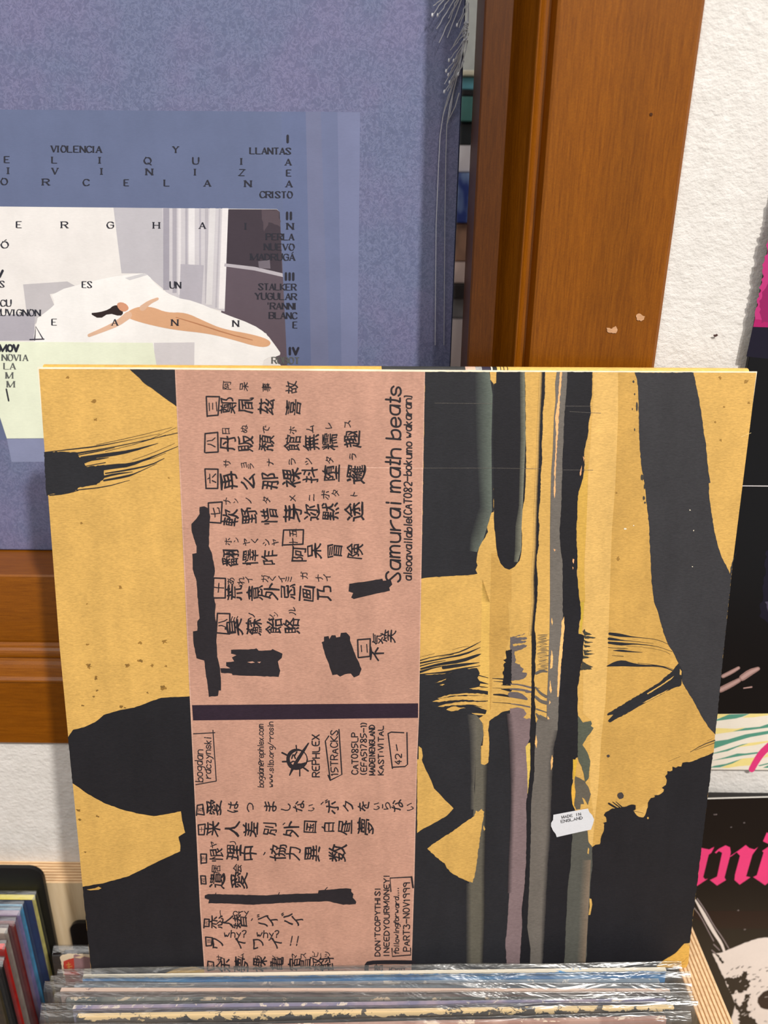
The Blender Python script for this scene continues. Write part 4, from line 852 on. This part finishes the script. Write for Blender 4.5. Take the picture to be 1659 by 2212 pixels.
# small plain reclining figure in tan with dark hair
P_(Mm, [(385, 1352), (430, 1348), (470, 1336), (490, 1318), (520, 1318), (535, 1350), (520, 1366), (470, 1352), (430, 1378)], (46, 34, 34), 6, smooth=1)
P_(Mm, [(503, 1310), (525, 1303), (550, 1315), (558, 1335), (535, 1348), (512, 1335)], (206, 148, 118), 7, smooth=1)
P_(Mm, [(548, 1345), (600, 1322), (660, 1325), (720, 1350), (800, 1348), (880, 1385), (960, 1420), (1100, 1445), (1170, 1470), (1165, 1495), (1120, 1500), (1000, 1465), (900, 1440), (760, 1425), (680, 1410), (600, 1390), (545, 1370)], (212, 164, 128), 7, smooth=2)
al.stroke([(555, 1360), (510, 1395), (455, 1420), (385, 1448)], [32, 26, 20, 14], (214, 176, 150), 7, Mm)
al.stroke([(615, 1330), (645, 1305), (680, 1290)], [26, 18, 12], (214, 176, 150), 7, Mm)
al.stroke([(760, 1370), (860, 1400), (980, 1440), (1090, 1468)], [3, 5, 5, 3], (176, 122, 88), 8, Mm)
# pale sheets below
P_(Mm, [(-100, 1474), (660, 1480), (680, 1600)] + [(x * 1.99875, y * 1.99875) for x, y in [(345, 945), (15, 947), (-10, 870), (-50, 760)]], (226, 232, 210), 7)
al.poly([(15, 948), (345, 946), (350, 996), (25, 998)], (132, 138, 170), 2)
INKA = (44, 44, 54)
for tx, x0, x1, y in (('VIOLENCIA', 222, 438, 656), ('Y', 748, 770, 659), ('LLANTAS', 1080, 1255, 664), ('E', 20, 42, 702), ('L', 225, 247, 704), ('I', 428, 440, 705), ('Q', 623, 652, 707), ('U', 833, 858, 708), ('I', 1040, 1050, 710), ('A', 1233, 1256, 713),
        ('I', 33, 45, 750), ('V', 226, 250, 752), ('I', 436, 448, 753), ('N', 632, 658, 755), ('I', 840, 850, 756), ('Z', 1033, 1056, 758), ('E', 1238, 1258, 760), ('O', 5, 32, 797), ('R', 185, 212, 799), ('C', 360, 385, 801), ('E', 537, 557, 802), ('L', 710, 732, 803), ('A', 883, 908, 804), ('N', 1058, 1084, 806), ('A', 1236, 1260, 807),
        ('CRISTO', 1123, 1262, 853), ('E', 72, 94, 983), ('R', 266, 292, 984), ('G', 463, 490, 985), ('H', 663, 688, 986), ('A', 862, 886, 987), ('I', 1058, 1068, 990), ('N', 1240, 1266, 990), ('PERLA', 1150, 1268, 1035), ('NUEVO', 1142, 1270, 1079), ('MADRUGÁ', 1083, 1272, 1122),
        ('STALKER', 1117, 1278, 1251), ('YUGULAR', 1103, 1280, 1292), ("'RANNI", 1155, 1280, 1334), ('BLANC', 1163, 1282, 1375), ('E', 1266, 1284, 1416), ('ROBOT', 1175, 1292, 1569), ('DÓ', -32, 36, 1070), ('S', 0, 18, 1240), ('CU', 3, 48, 1322), ('RUVIGNON', -22, 174, 1362), ('ES', 356, 396, 1242), ('UN', 735, 780, 1244),
        ('E', 225, 246, 1404), ('A', 484, 508, 1405), ('N', 742, 768, 1406), ('N', 1006, 1030, 1410), ('NOVIA', 10, 120, 1557), ('LA', 18, 66, 1594)):
    al.serif(tx, x0, x1, y, 27, INKA if y < 1480 else (92, 94, 92), 9, Mm)
for tx, x0, x1, y in (('M', 27, 55, 1634), ('M', 32, 62, 1672)): al.serif(tx, x0, x1, y, 27, (92, 94, 92), 9, Mm)
al.stroke([(28, 1680), (38, 1730)], 7, INKA, 9, Mm)
for tx, x0, x1, y in (('I', 1240, 1252, 613), ('II', 1238, 1264, 945), ('III', 1233, 1274, 1207), ('IV', 1250, 1288, 1529), ('MOV', 0, 80, 1516), ('V', -14, 12, 1195)): al.serif(tx, x0, x1, y, 27, INKA, 9, Mm, bold=True)
al.build('front_cover', [M_alb, mat_mottle()], alb)
# torn shrink wrap at the right edge
M_film = N('wrap_film'); M_film.set(.12, .8); M_film.b.inputs['Base Color'].default_value = (.85, .86, .90, 1); M_film.b.inputs['Alpha'].default_value = .75
def hair(bm, pts, radii):
    R = []
    for i, p in enumerate(pts):
        a, b = pts[max(0, i - 1)], pts[min(len(pts) - 1, i + 1)]; t = (b - a).normalized()
        u = t.cross(Vector((0, 1, 0))).normalized(); v = t.cross(u)
        R.append([bm.verts.new(p + (u * math.cos(k * 2.0944) + v * math.sin(k * 2.0944)) * radii[i]) for k in range(3)])
    for r, s_ in zip(R, R[1:]):
        for k in range(3): bm.faces.new((r[k], r[(k + 1) % 3], s_[(k + 1) % 3], s_[k]))
    bm.faces.new(R[0]); bm.faces.new(R[-1])
Qf = (860, 0, 7.375); random.seed(21)
bm = bmesh.new(); bmt = bmesh.new()
strands = [((760, -60), (560, 90), 0), ((770, -60), (545, 240), 1), ((880, -90), (630, 240), 1), ((930, -60), (610, 460), 0), ((960, -60), (800, 290), 0), ((990, -60), (650, 680), 0), ((1020, -60), (780, 600), 0), ((1100, 20), (940, 400), 1), ((1115, 60), (970, 440), 0), ((1085, 350), (880, 720), 0), ((1075, 420), (830, 800), 0), ((1060, 540), (880, 740), 0),
           ((1050, 620), (810, 960), 1), ((1045, 680), (885, 965), 1), ((1050, 740), (765, 1130), 1), ((1030, 780), (845, 1100), 0), ((1040, 800), (800, 1190), 1), ((1010, 860), (735, 1340), 0), ((990, 960), (820, 1310), 1), ((975, 1080), (735, 1460), 1), ((960, 1130), (785, 1450), 0), ((1050, 970), (960, 1180), 1)]
def P3(x, y, d): return on_y(Qf[0] + x / Qf[2], Qf[1] + y / Qf[2], AF - d)
for (a, b, g) in strands:
    pts, rd = [], []
    for i in range(7):
        t = i / 6; bend = math.sin(t * math.pi) * random.uniform(-14, 14)
        pts.append(P3(a[0] + (b[0] - a[0]) * t + bend, a[1] + (b[1] - a[1]) * t, .0012 + .0035 * t)); rd.append(.00034 - .00012 * t)
    hair(bm, pts, rd)
    if g:
        c = pts[-1]; rr = bmesh.ops.create_icosphere(bm, subdivisions=1, radius=.00062)
        for v in rr['verts']: v.co = Vector((v.co.x * .9, v.co.y, v.co.z * 1.5)) + c
for line in ([(1120, 40), (1120, 330), (1075, 560), (1030, 700), (985, 880), (930, 1160), (800, 1580), (720, 1830), (665, 2150), (640, 2600), (600, 3600), (585, 5500)], [(1125, 60), (1085, 600), (1010, 900), (950, 1160), (830, 1650), (770, 2000), (760, 2500), (740, 3600), (730, 5500)],
             [(1110, 330), (1060, 640), (980, 900), (900, 1260), (800, 1520), (740, 1720), (700, 1900)], [(1100, 640), (1080, 800), (1000, 1060), (940, 1200), (870, 1500), (820, 1800), (790, 1960)], [(1120, 200), (1095, 400), (1050, 560), (1040, 800), (960, 1000), (900, 1180), (830, 1400)], [(970, 1480), (900, 1700), (810, 1900)]):
    hair(bm, [P3(x + random.uniform(-5, 5), y, .0014 + .0006 * (i % 2)) for i, (x, y) in enumerate(line)], [.00036 - .00018 * i / len(line) for i in range(len(line))])
random.seed(4)
for _ in range(26):
    x, y = 1090 + random.uniform(-35, 30), random.uniform(300, 620); x -= max(0, y - 400) * .16
    hair(bm, [P3(x, y, .002), P3(x + random.uniform(-30, 30), y + 40, .003), P3(x + random.uniform(-40, 25), y + 90, .0015)], [.0003, .0003, .0002])
sw = from_bm('torn_shrink_wrap', bm, M_film.m, alb); sw['label'] = 'torn frayed clear shrink wrap'
bmt.free()

# ------------------------------------------------------------------ record covers on and below the white wall, right
M_gloss = mat_print('glossy_cover_print', .22, .45, .03, .0, .03, 0)
rx0, rz0 = .1685, on_y(1560, 1662, WALL - .0024).z
RN = Vector((0, -1, -.0095)).normalized(); RU = Vector((0, -.0095, 1)).normalized(); RO = Vector((rx0, WALL - .0024, rz0))
wr = thing('wall_record', (rx0 + .1575, WALL, rz0), 'black and magenta record cover with striped green lower band hanging on the white wall', 'record cover')
bm = bmesh.new(); obox_bm(bm, RO - RN * .0002, Vector((.315, 0, 0)), -RN * .0020, RU * .315)
from_bm('cover_card', bm, flat('cover_card_black', (18, 16, 20), .4, .4), wr)
wa = Art(RO, RN, wr.location)
wa.v += [RO + Vector((x, 0, 0)) + RU * d - wr.location for x, d in ((.0002, .0002), (.3148, .0002), (.3148, .3148), (.0002, .3148))]; wa.c += [lin((7, 6, 9))] * 4; wa.f.append((0, 1, 2, 3)); wa.mi.append(0)
wa.poly([(1627, 706), (1800, 712), (1800, 250), (1720, 250)], (166, 28, 98), 1)
wa.poly([(1632, 690), (1652, 560), (1680, 430), (1740, 300), (1740, 480), (1690, 600), (1680, 690)], (182, 50, 116), 2, rag=4)
wa.poly([(1640, 650), (1660, 610), (1690, 625), (1680, 690), (1645, 698)], (142, 30, 90), 3, rag=3)
wa.poly([(1626, 706), (1800, 712), (1800, 790), (1612, 770)], (20, 15, 34), 2)
wa.stroke([(1540, 1049), (1800, 1051)], 2.0, (210, 204, 206), 2, cap=False)
wa.poly([(1655, 1190), (1720, 1180), (1720, 1400), (1640, 1330), (1650, 1260)], (20, 17, 34), 2, rag=3)
wa.poly([(1652, 1300), (1690, 1285), (1690, 1330), (1660, 1330)], (70, 64, 84), 3, rag=3)
Sx = (1500, 1380, 5.821)
for pts, w in (([(360, 470), (470, 415), (555, 365)], [50, 52, 40]), ([(330, 640), (450, 580), (560, 520)], [70, 72, 56]), ([(600, 490), (700, 420), (800, 375)], [80, 84, 50]), ([(620, 620), (720, 605)], [16, 20])):
    wa.stroke(pts, w, (150, 118, 112), 2, Sx); wa.stroke(pts, [q * .5 for q in w], (182, 148, 142), 3, Sx)
wa.poly([(1530, 1542.5), (1800, 1540), (1800, 1664), (1500, 1662)], (232, 224, 210), 2)
TEAL, YEL = (84, 148, 128), (234, 216, 140)
for q, c in (([(230, 945), (460, 945), (380, 975), (300, 1000), (200, 1010)], YEL), ([(200, 1040), (300, 1005), (430, 950), (690, 942), (600, 980), (520, 1000), (300, 1028), (180, 1050)], TEAL), ([(690, 942), (926, 938), (1500, 930), (1500, 960), (926, 960), (750, 985), (600, 992)], YEL),
             ([(200, 1130), (300, 1122), (520, 1130), (640, 1110), (540, 1160), (280, 1195), (180, 1200)], YEL), ([(480, 1165), (640, 1120), (820, 1105), (926, 1070), (1500, 960), (1500, 1010), (926, 1115), (700, 1145)], TEAL),
             ([(160, 1300), (270, 1285), (420, 1265), (640, 1200), (926, 1155), (1500, 1060), (1500, 1110), (926, 1195), (700, 1235), (480, 1300), (260, 1375), (160, 1400)], TEAL), ([(590, 1340), (680, 1310), (926, 1280), (1500, 1200), (1500, 1240), (926, 1300), (760, 1335), (480, 1370)], YEL),
             ([(200, 1445), (400, 1390), (600, 1325), (680, 1312), (560, 1352), (420, 1410), (240, 1445)], TEAL), ([(200, 1535), (380, 1490), (540, 1440), (640, 1440), (810, 1420), (770, 1445), (600, 1468), (420, 1500), (230, 1530)], TEAL),
             ([(330, 1618), (480, 1560), (600, 1505), (760, 1490), (700, 1590), (560, 1600), (420, 1622)], YEL), ([(190, 1620), (250, 1595), (400, 1570), (600, 1505), (480, 1565), (320, 1615)], TEAL), ([(770, 1440), (1500, 1250), (1500, 1300), (800, 1450)], TEAL), ([(800, 1590), (926, 1560), (1500, 1450), (1500, 1480), (926, 1575), (820, 1600)], TEAL), ([(860, 1620), (926, 1590), (1500, 1500), (1500, 1640)], TEAL), ([(860, 1500), (926, 1430), (1500, 1320), (1500, 1400), (926, 1480)], YEL)):
    wa.poly(px(Sx, q), c, 3)
wa.stroke([(720, 1640), (780, 1530), (850, 1430), (926, 1360), (1010, 1290), (1100, 1230)], [78, 84, 88, 90, 90, 60], (218, 56, 122), 4, Sx)
wa.build('front_cover', M_gloss, wr)

gt = on_y(1560, 1724, WALL - .008); gx0 = .1825
GN = Vector((0, -1, .035)).normalized(); GO = Vector((gx0, WALL - .0078, gt.z)); GD = Vector((0, -.035, -1)).normalized()
gb = GO + Vector((.1575, 0, 0)) + GD * .315
go = thing('gothic_record', gb, 'black record cover with pink gothic lettering and white skull, leaning below the wall gap', 'record cover')
bm = bmesh.new(); obox_bm(bm, GO - GN * .0002, Vector((.315, 0, 0)), -GN * .0045, GD * .315)
from_bm('cover_card', bm, flat('gothic_card', (20, 17, 17), .4, .4), go)
ga = Art(GO, GN, gb)
k = len(ga.v); ga.v += [GO + Vector((x, 0, 0)) + GD * d - gb for x, d in ((.0002, .0002), (.315, .0002), (.315, .315), (.0002, .315))]; ga.c += [lin((17, 11, 11))] * 4; ga.f.append((0, 1, 2, 3)); ga.mi.append(0)
Uu = (1440, 1500, 3.105); Vv = (1440, 1900, 7.0913)
ga.poly(px(Vv, [(250, 480), (1553, 480), (2200, 470), (2200, 750), (1553, 750), (700, 745)]), (27, 6, 8), 1)
ga.poly([(1500, 1724), (1800, 1716), (1800, 1718.5), (1500, 1727)], (222, 220, 214), 3)
HOT = (228, 62, 122)
ga.poly(px(Uu, [(120, 1050), (238, 1030), (285, 1040), (320, 1022), (300, 1062), (282, 1075), (245, 1225), (258, 1240), (278, 1235), (205, 1284), (150, 1250), (100, 1280)]), HOT, 2)
ga.poly(px(Uu, [(322, 1060), (350, 1035), (395, 1012), (425, 1025), (430, 1060), (425, 1085), (388, 1228), (398, 1245), (338, 1282), (290, 1245), (338, 1222), (372, 1062), (350, 1050), (332, 1066)]), HOT, 2)
ga.poly(px(Uu, [(425, 1085), (480, 1048), (530, 1010), (555, 1030), (590, 1040), (613, 1023), (575, 1075), (533, 1220), (562, 1226), (490, 1276), (455, 1245), (458, 1210), (492, 1082), (470, 1058), (428, 1090)]), HOT, 2)
ga.poly(px(Uu, [(640, 1050), (700, 1010), (740, 1040), (720, 1100), (690, 1225), (720, 1232), (660, 1280), (625, 1255), (580, 1225), (605, 1212), (650, 1060)]), HOT, 2)
ga.poly(px(Uu, [(646, 985), (672, 925), (730, 960), (700, 1010)]), HOT, 2)
WH = (226, 214, 208)
ga.stroke([(440, 310), (540, 480), (640, 660), (740, 830), (840, 980), (880, 1090)], [20, 50, 58, 52, 44, 36], WH, 3, Vv)
for pts in ([(470, 290), (600, 480), (720, 700), (850, 880), (950, 1050)], [(420, 430), (520, 560), (640, 790), (720, 940)], [(720, 990), (810, 1080)], [(690, 1080), (750, 1130)]): ga.stroke(pts, 14, (142, 128, 130), 3, Vv)
ga.poly(px(Vv, [(700, 1130), (830, 1120), (960, 1065), (1150, 990), (1300, 930), (1450, 895), (1553, 888), (1900, 930), (2300, 1200), (2300, 2600), (900, 2600), (1000, 2100), (1050, 1900), (900, 1560)]), WH, 2, rag=1)
random.seed(9)
BK = (22, 13, 14)
ga.poly(px(Vv, [(720, 1120), (790, 1150), (880, 1270), (850, 1290), (780, 1180)]), BK, 4, rag=1.2, seg=3)
ga.poly(px(Vv, [(890, 1520), (1000, 1500), (1150, 1480), (1170, 1400), (1230, 1400), (1210, 1520), (1290, 1560), (1250, 1660), (1150, 1740), (1050, 1700), (1000, 1760), (960, 1680)]), BK, 4, rag=3, seg=3)
ga.poly(px(Vv, [(1020, 1850), (1100, 1820), (1110, 1900), (1200, 1950), (1280, 2010), (1260, 2080), (1330, 2130), (1400, 2212), (1400, 2500), (1150, 2500), (1090, 2000)]), BK, 4, rag=3, seg=3)
ga.poly(px(Vv, [(1080, 1900), (1160, 1770), (1290, 1740), (1260, 1850), (1230, 1960), (1130, 1980)]), BK, 4, rag=2.5, seg=3)
ga.poly(px(Vv, [(1060, 1880), (1150, 1730), (1240, 1700), (1180, 1850), (1120, 1950)]), WH, 5, rag=2, seg=3)
ga.poly(px(Vv, [(1400, 1800), (1480, 1720), (1553, 1690), (1800, 1700), (1900, 1900), (1800, 2000), (1553, 1990), (1440, 1960), (1390, 1880)]), (30, 5, 9), 5, rag=1)
ga.stroke([(1340, 1760), (1290, 1880), (1310, 1980), (1420, 2050), (1600, 2080)], [20, 26, 30, 34, 34], WH, 6, Vv)
for i in range(90):
    x, y = random.uniform(850, 1550), random.uniform(1330, 2200)
    if x < 860 + (y - 1330) * .32: continue
    dark = random.random() < (.75 if y < 1760 else .5)
    ga.stroke([(x, y), (x + random.uniform(20, 60), y - random.uniform(5, 36))], [random.uniform(6, 16), 3], BK if dark else WH, 6, Vv, cap=False)
for x, y in ((1095, 468), (1192, 765), (760, -1000)): ga.disc(x, y, 14, 10, (112, 100, 100), 6, Vv)
for x, y in ((432, 890), (520, 860), (480, 1448), (525, 1575), (320, 805)): ga.disc(x, y, 7, 5, (96, 88, 88), 6, Uu)
ga.build('front_cover', M_gloss, go)
bm = bmesh.new(); box_bm(bm, .1802, .62, .30, .3626, BOT, GO.z - .3152)
tag(from_bm('display_block', bm, M_ply, None, (.4, .33, BOT)), 'plywood block beside the bin carrying the gothic lettered cover', 'block')

# ------------------------------------------------------------------ records in clear sleeves
M_clear = mat_clear('clear_outer_sleeve', .085, .25, .6, (.985, .99, .99), (.3, 1, 1.4), .002, 90, .02)
def mat_cover(name, c, c2, worn, amount, nscale=120, fall=320.0, pat=60, lo=.45, hi=.6):
    m = N(name); m.set(.45, .4)
    a = m.n('ShaderNodeAttribute', attribute_name='top')
    base = m.ramp(m.noise(m.coord((1, 1, .5)), pat, 4), [(lo, lin(c)), (hi, lin(c2))])
    w = m.math('SUBTRACT', m.noise(m.coord(), nscale, 4, .65, .5), m.math('MULTIPLY', a.outputs['Fac'], fall))
    k = m.rng(w, 1 - amount - .02, 1 - amount + .02, 0, 1)
    m.l(m.mix('MIX', k, base, lin(worn)), m.b.inputs['Base Color']); return m.m

def card_obj(name, TL, TR, dn, n, thick, height, mat, parent):
    bm = bmesh.new(); ly = bm.verts.layers.float.new('top'); vs = obox_bm(bm, TL, TR - TL, n * thick, dn * height)
    for i, v in enumerate(vs): v[ly] = height if i % 2 else 0.0
    return from_bm(name, bm, mat, parent)

def film_obj(TL, TR, dn, n, gap, height, parent, seed, amp=.00035):
    """clear outer sleeve: two wavy sheets joined by a rolled top fold"""
    bm = bmesh.new(); NX = 70; u = TR - TL; rows = []
    prof = [(height * (1 - t), 0.0) for t in (0, .5, .8, .92, .97, .982)] + [(.0042, .0), (.0036, .04 * gap), (.0028, .2 * gap), (.0020, .42 * gap), (.0012, .66 * gap), (.0005, .88 * gap), (0, gap), (.004, gap), (.012, gap), (height, gap)]
    for d, q in prof:
        row = []
        for i in range(NX + 1):
            t = i / NX; p = TL + u * t
            fade = min(1, max(0.15, 1 - d / .06))
            wv = (mnoise.noise(Vector((t * 7 + seed, d * 30, seed))) + .5 * mnoise.noise(Vector((t * 21, d * 90 + seed, 3)))) * amp * fade
            lift = (mnoise.noise(Vector((t * 3.0 + seed * 2, 0, 7))) * .0012 + mnoise.noise(Vector((t * 26 + seed, 0, 2))) * .0003) * max(0, 1 - d / .02)
            row.append(bm.verts.new(p + dn * (d - lift) + n * (q + wv)))
        rows.append(row)
    for a, b in zip(rows, rows[1:]):
        for i in range(NX): bm.faces.new((a[i], a[i + 1], b[i + 1], b[i])).smooth = True
    return from_bm('clear_sleeve', bm, M_clear, parent)

def sleeved(xl, yl, xr, yr, Yl, Yr, dz, insL, insR, mat, label, seed, gap=.0029, thick=.0020):
    TL, TR = on_y(xl, yl, Yl), on_y(xr, yr, Yr)
    u = (TR - TL).normalized(); dn = Vector((0, -.07, -1)).normalized(); n = dn.cross(u).normalized()
    if n.y < 0: n = -n
    base = (TL + TR) / 2 + dn * .325; base.z = TL.z - .325
    t = thing('sleeved_record', base, label, 'record', 'records in clear sleeves, front row')
    film_obj(TL, TR, dn, n, gap, .324, t, seed)
    card_obj('cover_card', TL + u * insL + dn * dz + n * .0005, TR - u * insR + dn * dz + n * .0005, dn, n, thick, .314, mat, t)
    return t
rows = [
 (120, 2103, 1476, 2086, .2755, .2802, .0036, .013, .008, mat_cover('cover_sky', (58, 138, 206), (88, 164, 222), (236, 226, 206), .66, 130), 'clear sleeved blue record with white worn top edge, touching the big kraft sleeve'),
 (105, 2120, 1496, 2108, .2713, .2762, .0043, .012, .016, mat_cover('cover_blue', (124, 138, 152), (150, 158, 168), (212, 206, 198), .40, 110), 'clear sleeved grey blue record, second in front of the big kraft sleeve'),
 (92, 2131, 1498, 2133, .2671, .2718, .0036, .008, .011, mat_cover('cover_rose', (146, 122, 118), (176, 154, 146), (216, 188, 172), .62, 90), 'clear sleeved record with dull rose brown face, just in front of the grey blue one'),
 (113, 2152, 1500, 2152, .2629, .2674, .0034, .006, .012, mat_cover('cover_slate', (86, 92, 92), (118, 120, 116), (188, 172, 150), .40, 150), 'clear sleeved record with dark slate face, in front of the rose brown one'),
 (84, 2178, 1503, 2161, .2587, .2632, .0012, .016, .014, mat_cover('cover_lilac', (128, 126, 150), (158, 146, 162), (206, 196, 186), .42, 120), 'clear sleeved record with lilac grey face, between the slate and the torn edged records'),
 (83, 2194, 1512, 2172, .2545, .2590, .0020, .018, .012, mat_cover('cover_torn', (76, 76, 76), (104, 98, 92), (222, 196, 150), .60, 170, 75.0), 'clear sleeved record with beige torn flakes along its dark top edge'),
 (80, 2226, 1496, 2196, .2490, .2535, .0020, .018, .012, mat_cover('cover_tan', (164, 130, 120), (186, 154, 142), (220, 200, 180), .45, 100), 'foremost clear sleeved record with dusty pink face at the bottom of the photo')]
for i, r in enumerate(rows): sleeved(*r[:9], r[9], r[10], 3.7 * i + 1)
# the record the kraft sleeve stands on
M_dark = mat_cover('cover_plain', (52, 50, 50), (70, 66, 64), (180, 170, 160), .35)
for (xa, ya, za, xb, yb, zb) in ((-.150, .2835, -.3776, .160, .2955, -.3800),):
    TL, TR = Vector((xa, ya, Z0 + za)), Vector((xb, yb, Z0 + zb)); u = (TR - TL).normalized(); dn = Vector((0, -.06, -1)); dn = (dn - u * dn.dot(u)).normalized(); n = dn.cross(u); n = n if n.y > 0 else -n
    t = thing('vinyl_record', Vector((0, .27, Z0 - .694)), 'plain dark record directly under the big kraft sleeve', 'record')
    card_obj('cover_card', TL, TR, dn, n, .0034, .3145, M_dark, t)
# red record behind the big sleeve
TL, TR = on_y(110, 2055, .3045), on_y(1425, 2050, .3125); u = (TR - TL).normalized(); dn = Vector((0, -.06, -1)).normalized(); n = dn.cross(u).normalized(); n = n if n.y > 0 else -n
t = thing('sleeved_record', (TL + TR) / 2 + dn * .325, 'clear sleeved red and black record showing behind the left edge of the kraft sleeve', 'record')
film_obj(TL, TR, dn, n, .0040, .320, t, 55.0, .0004)
cTL, cTR = TL + u * .006 + dn * .0028 + n * .0006, TR - u * .006 + dn * .0028 + n * .0006
card_obj('cover_card', cTL, cTR, dn, n, .0028, .314, flat('cover_black_side', (20, 18, 20), .4, .4), t)
fa = Art(cTL - n * .00005, -n, t.location); Zz = (0, 1850, 6.1115)
fa.poly(px(Zz, [(700, 1270), (800, 1275), (820, 1400), (860, 1700), (760, 1700), (690, 1350)]), (18, 18, 24), 1)
fa.poly(px(Zz, [(790, 1330), (830, 1295), (900, 1282), (1180, 1290), (1300, 1300), (1300, 1360), (960, 1345), (850, 1380), (835, 1440), (860, 1600), (840, 1600), (810, 1400)]), (228, 206, 176), 2, rag=1, seg=3)
fa.poly(px(Zz, [(838, 1385), (965, 1340), (1300, 1350), (1300, 1700), (870, 1700), (845, 1480)]), (190, 46, 30), 3, rag=.6)
fa.poly(px(Zz, [(972, 1300), (1000, 1290), (1160, 1330), (1300, 1330), (1300, 1700), (1060, 1560), (985, 1490)]), (146, 110, 116), 4)
fa.poly(px(Zz, [(1110, 1480), (1195, 1474), (1300, 1474), (1300, 1700), (1085, 1700)]), (226, 214, 198), 5)
fa.poly(px(Zz, [(975, 1330), (1080, 1310), (1150, 1300), (1060, 1345)]), (224, 196, 160), 5)
for p in ([(880, 1430), (930, 1420)], [(890, 1460), (950, 1450)], [(905, 1400), (915, 1500)], [(885, 1490), (945, 1485)]): fa.stroke(p, 14, (196, 130, 60), 5, Zz)
fa.build('printed_front', M_gloss, t)

# ------------------------------------------------------------------ row of records at far left
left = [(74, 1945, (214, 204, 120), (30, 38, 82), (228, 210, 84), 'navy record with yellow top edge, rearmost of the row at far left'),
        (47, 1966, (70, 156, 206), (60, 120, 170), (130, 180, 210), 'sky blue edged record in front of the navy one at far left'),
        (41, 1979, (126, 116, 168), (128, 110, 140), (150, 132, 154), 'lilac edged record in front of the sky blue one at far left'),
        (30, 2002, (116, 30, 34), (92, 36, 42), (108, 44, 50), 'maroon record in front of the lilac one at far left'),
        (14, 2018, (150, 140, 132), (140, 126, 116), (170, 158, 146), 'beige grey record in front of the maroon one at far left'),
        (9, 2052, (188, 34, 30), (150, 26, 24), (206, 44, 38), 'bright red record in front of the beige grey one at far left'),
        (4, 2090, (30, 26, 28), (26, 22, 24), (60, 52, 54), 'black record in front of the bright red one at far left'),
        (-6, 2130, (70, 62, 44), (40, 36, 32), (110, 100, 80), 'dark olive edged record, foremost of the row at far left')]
Yp = [.3365, .3305, .3250, .3185, .3125, .3040, .2960, .2880]
for i, ((x, y, side, face, topc, lab_), Y) in enumerate(zip(left, Yp)):
    TR = on_y(x, y, Y); TL = TR - Vector((.318, 0, 0)); dn = Vector((.02, -.02, -1)).normalized(); n = Vector((0, 1, -.02)).normalized()
    t = thing('shelved_record', TR - Vector((.159, 0, .318)), lab_, 'record', 'row of records at far left')
    bm = bmesh.new(); vs = obox_bm(bm, TL + n * .0004, Vector((.3165, 0, 0)), n * .0036, dn * .314)
    for f in bm.faces: f.normal_update()
    for f in bm.faces:
        c = f.calc_center_median()
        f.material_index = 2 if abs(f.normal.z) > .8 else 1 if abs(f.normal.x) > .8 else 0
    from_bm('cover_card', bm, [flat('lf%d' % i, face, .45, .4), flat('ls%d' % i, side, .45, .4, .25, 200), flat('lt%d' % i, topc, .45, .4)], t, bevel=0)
    film_obj(TL - dn * .003, TR - dn * .003, dn, n, .0046, .320, t, 20.0 + i, .0002)
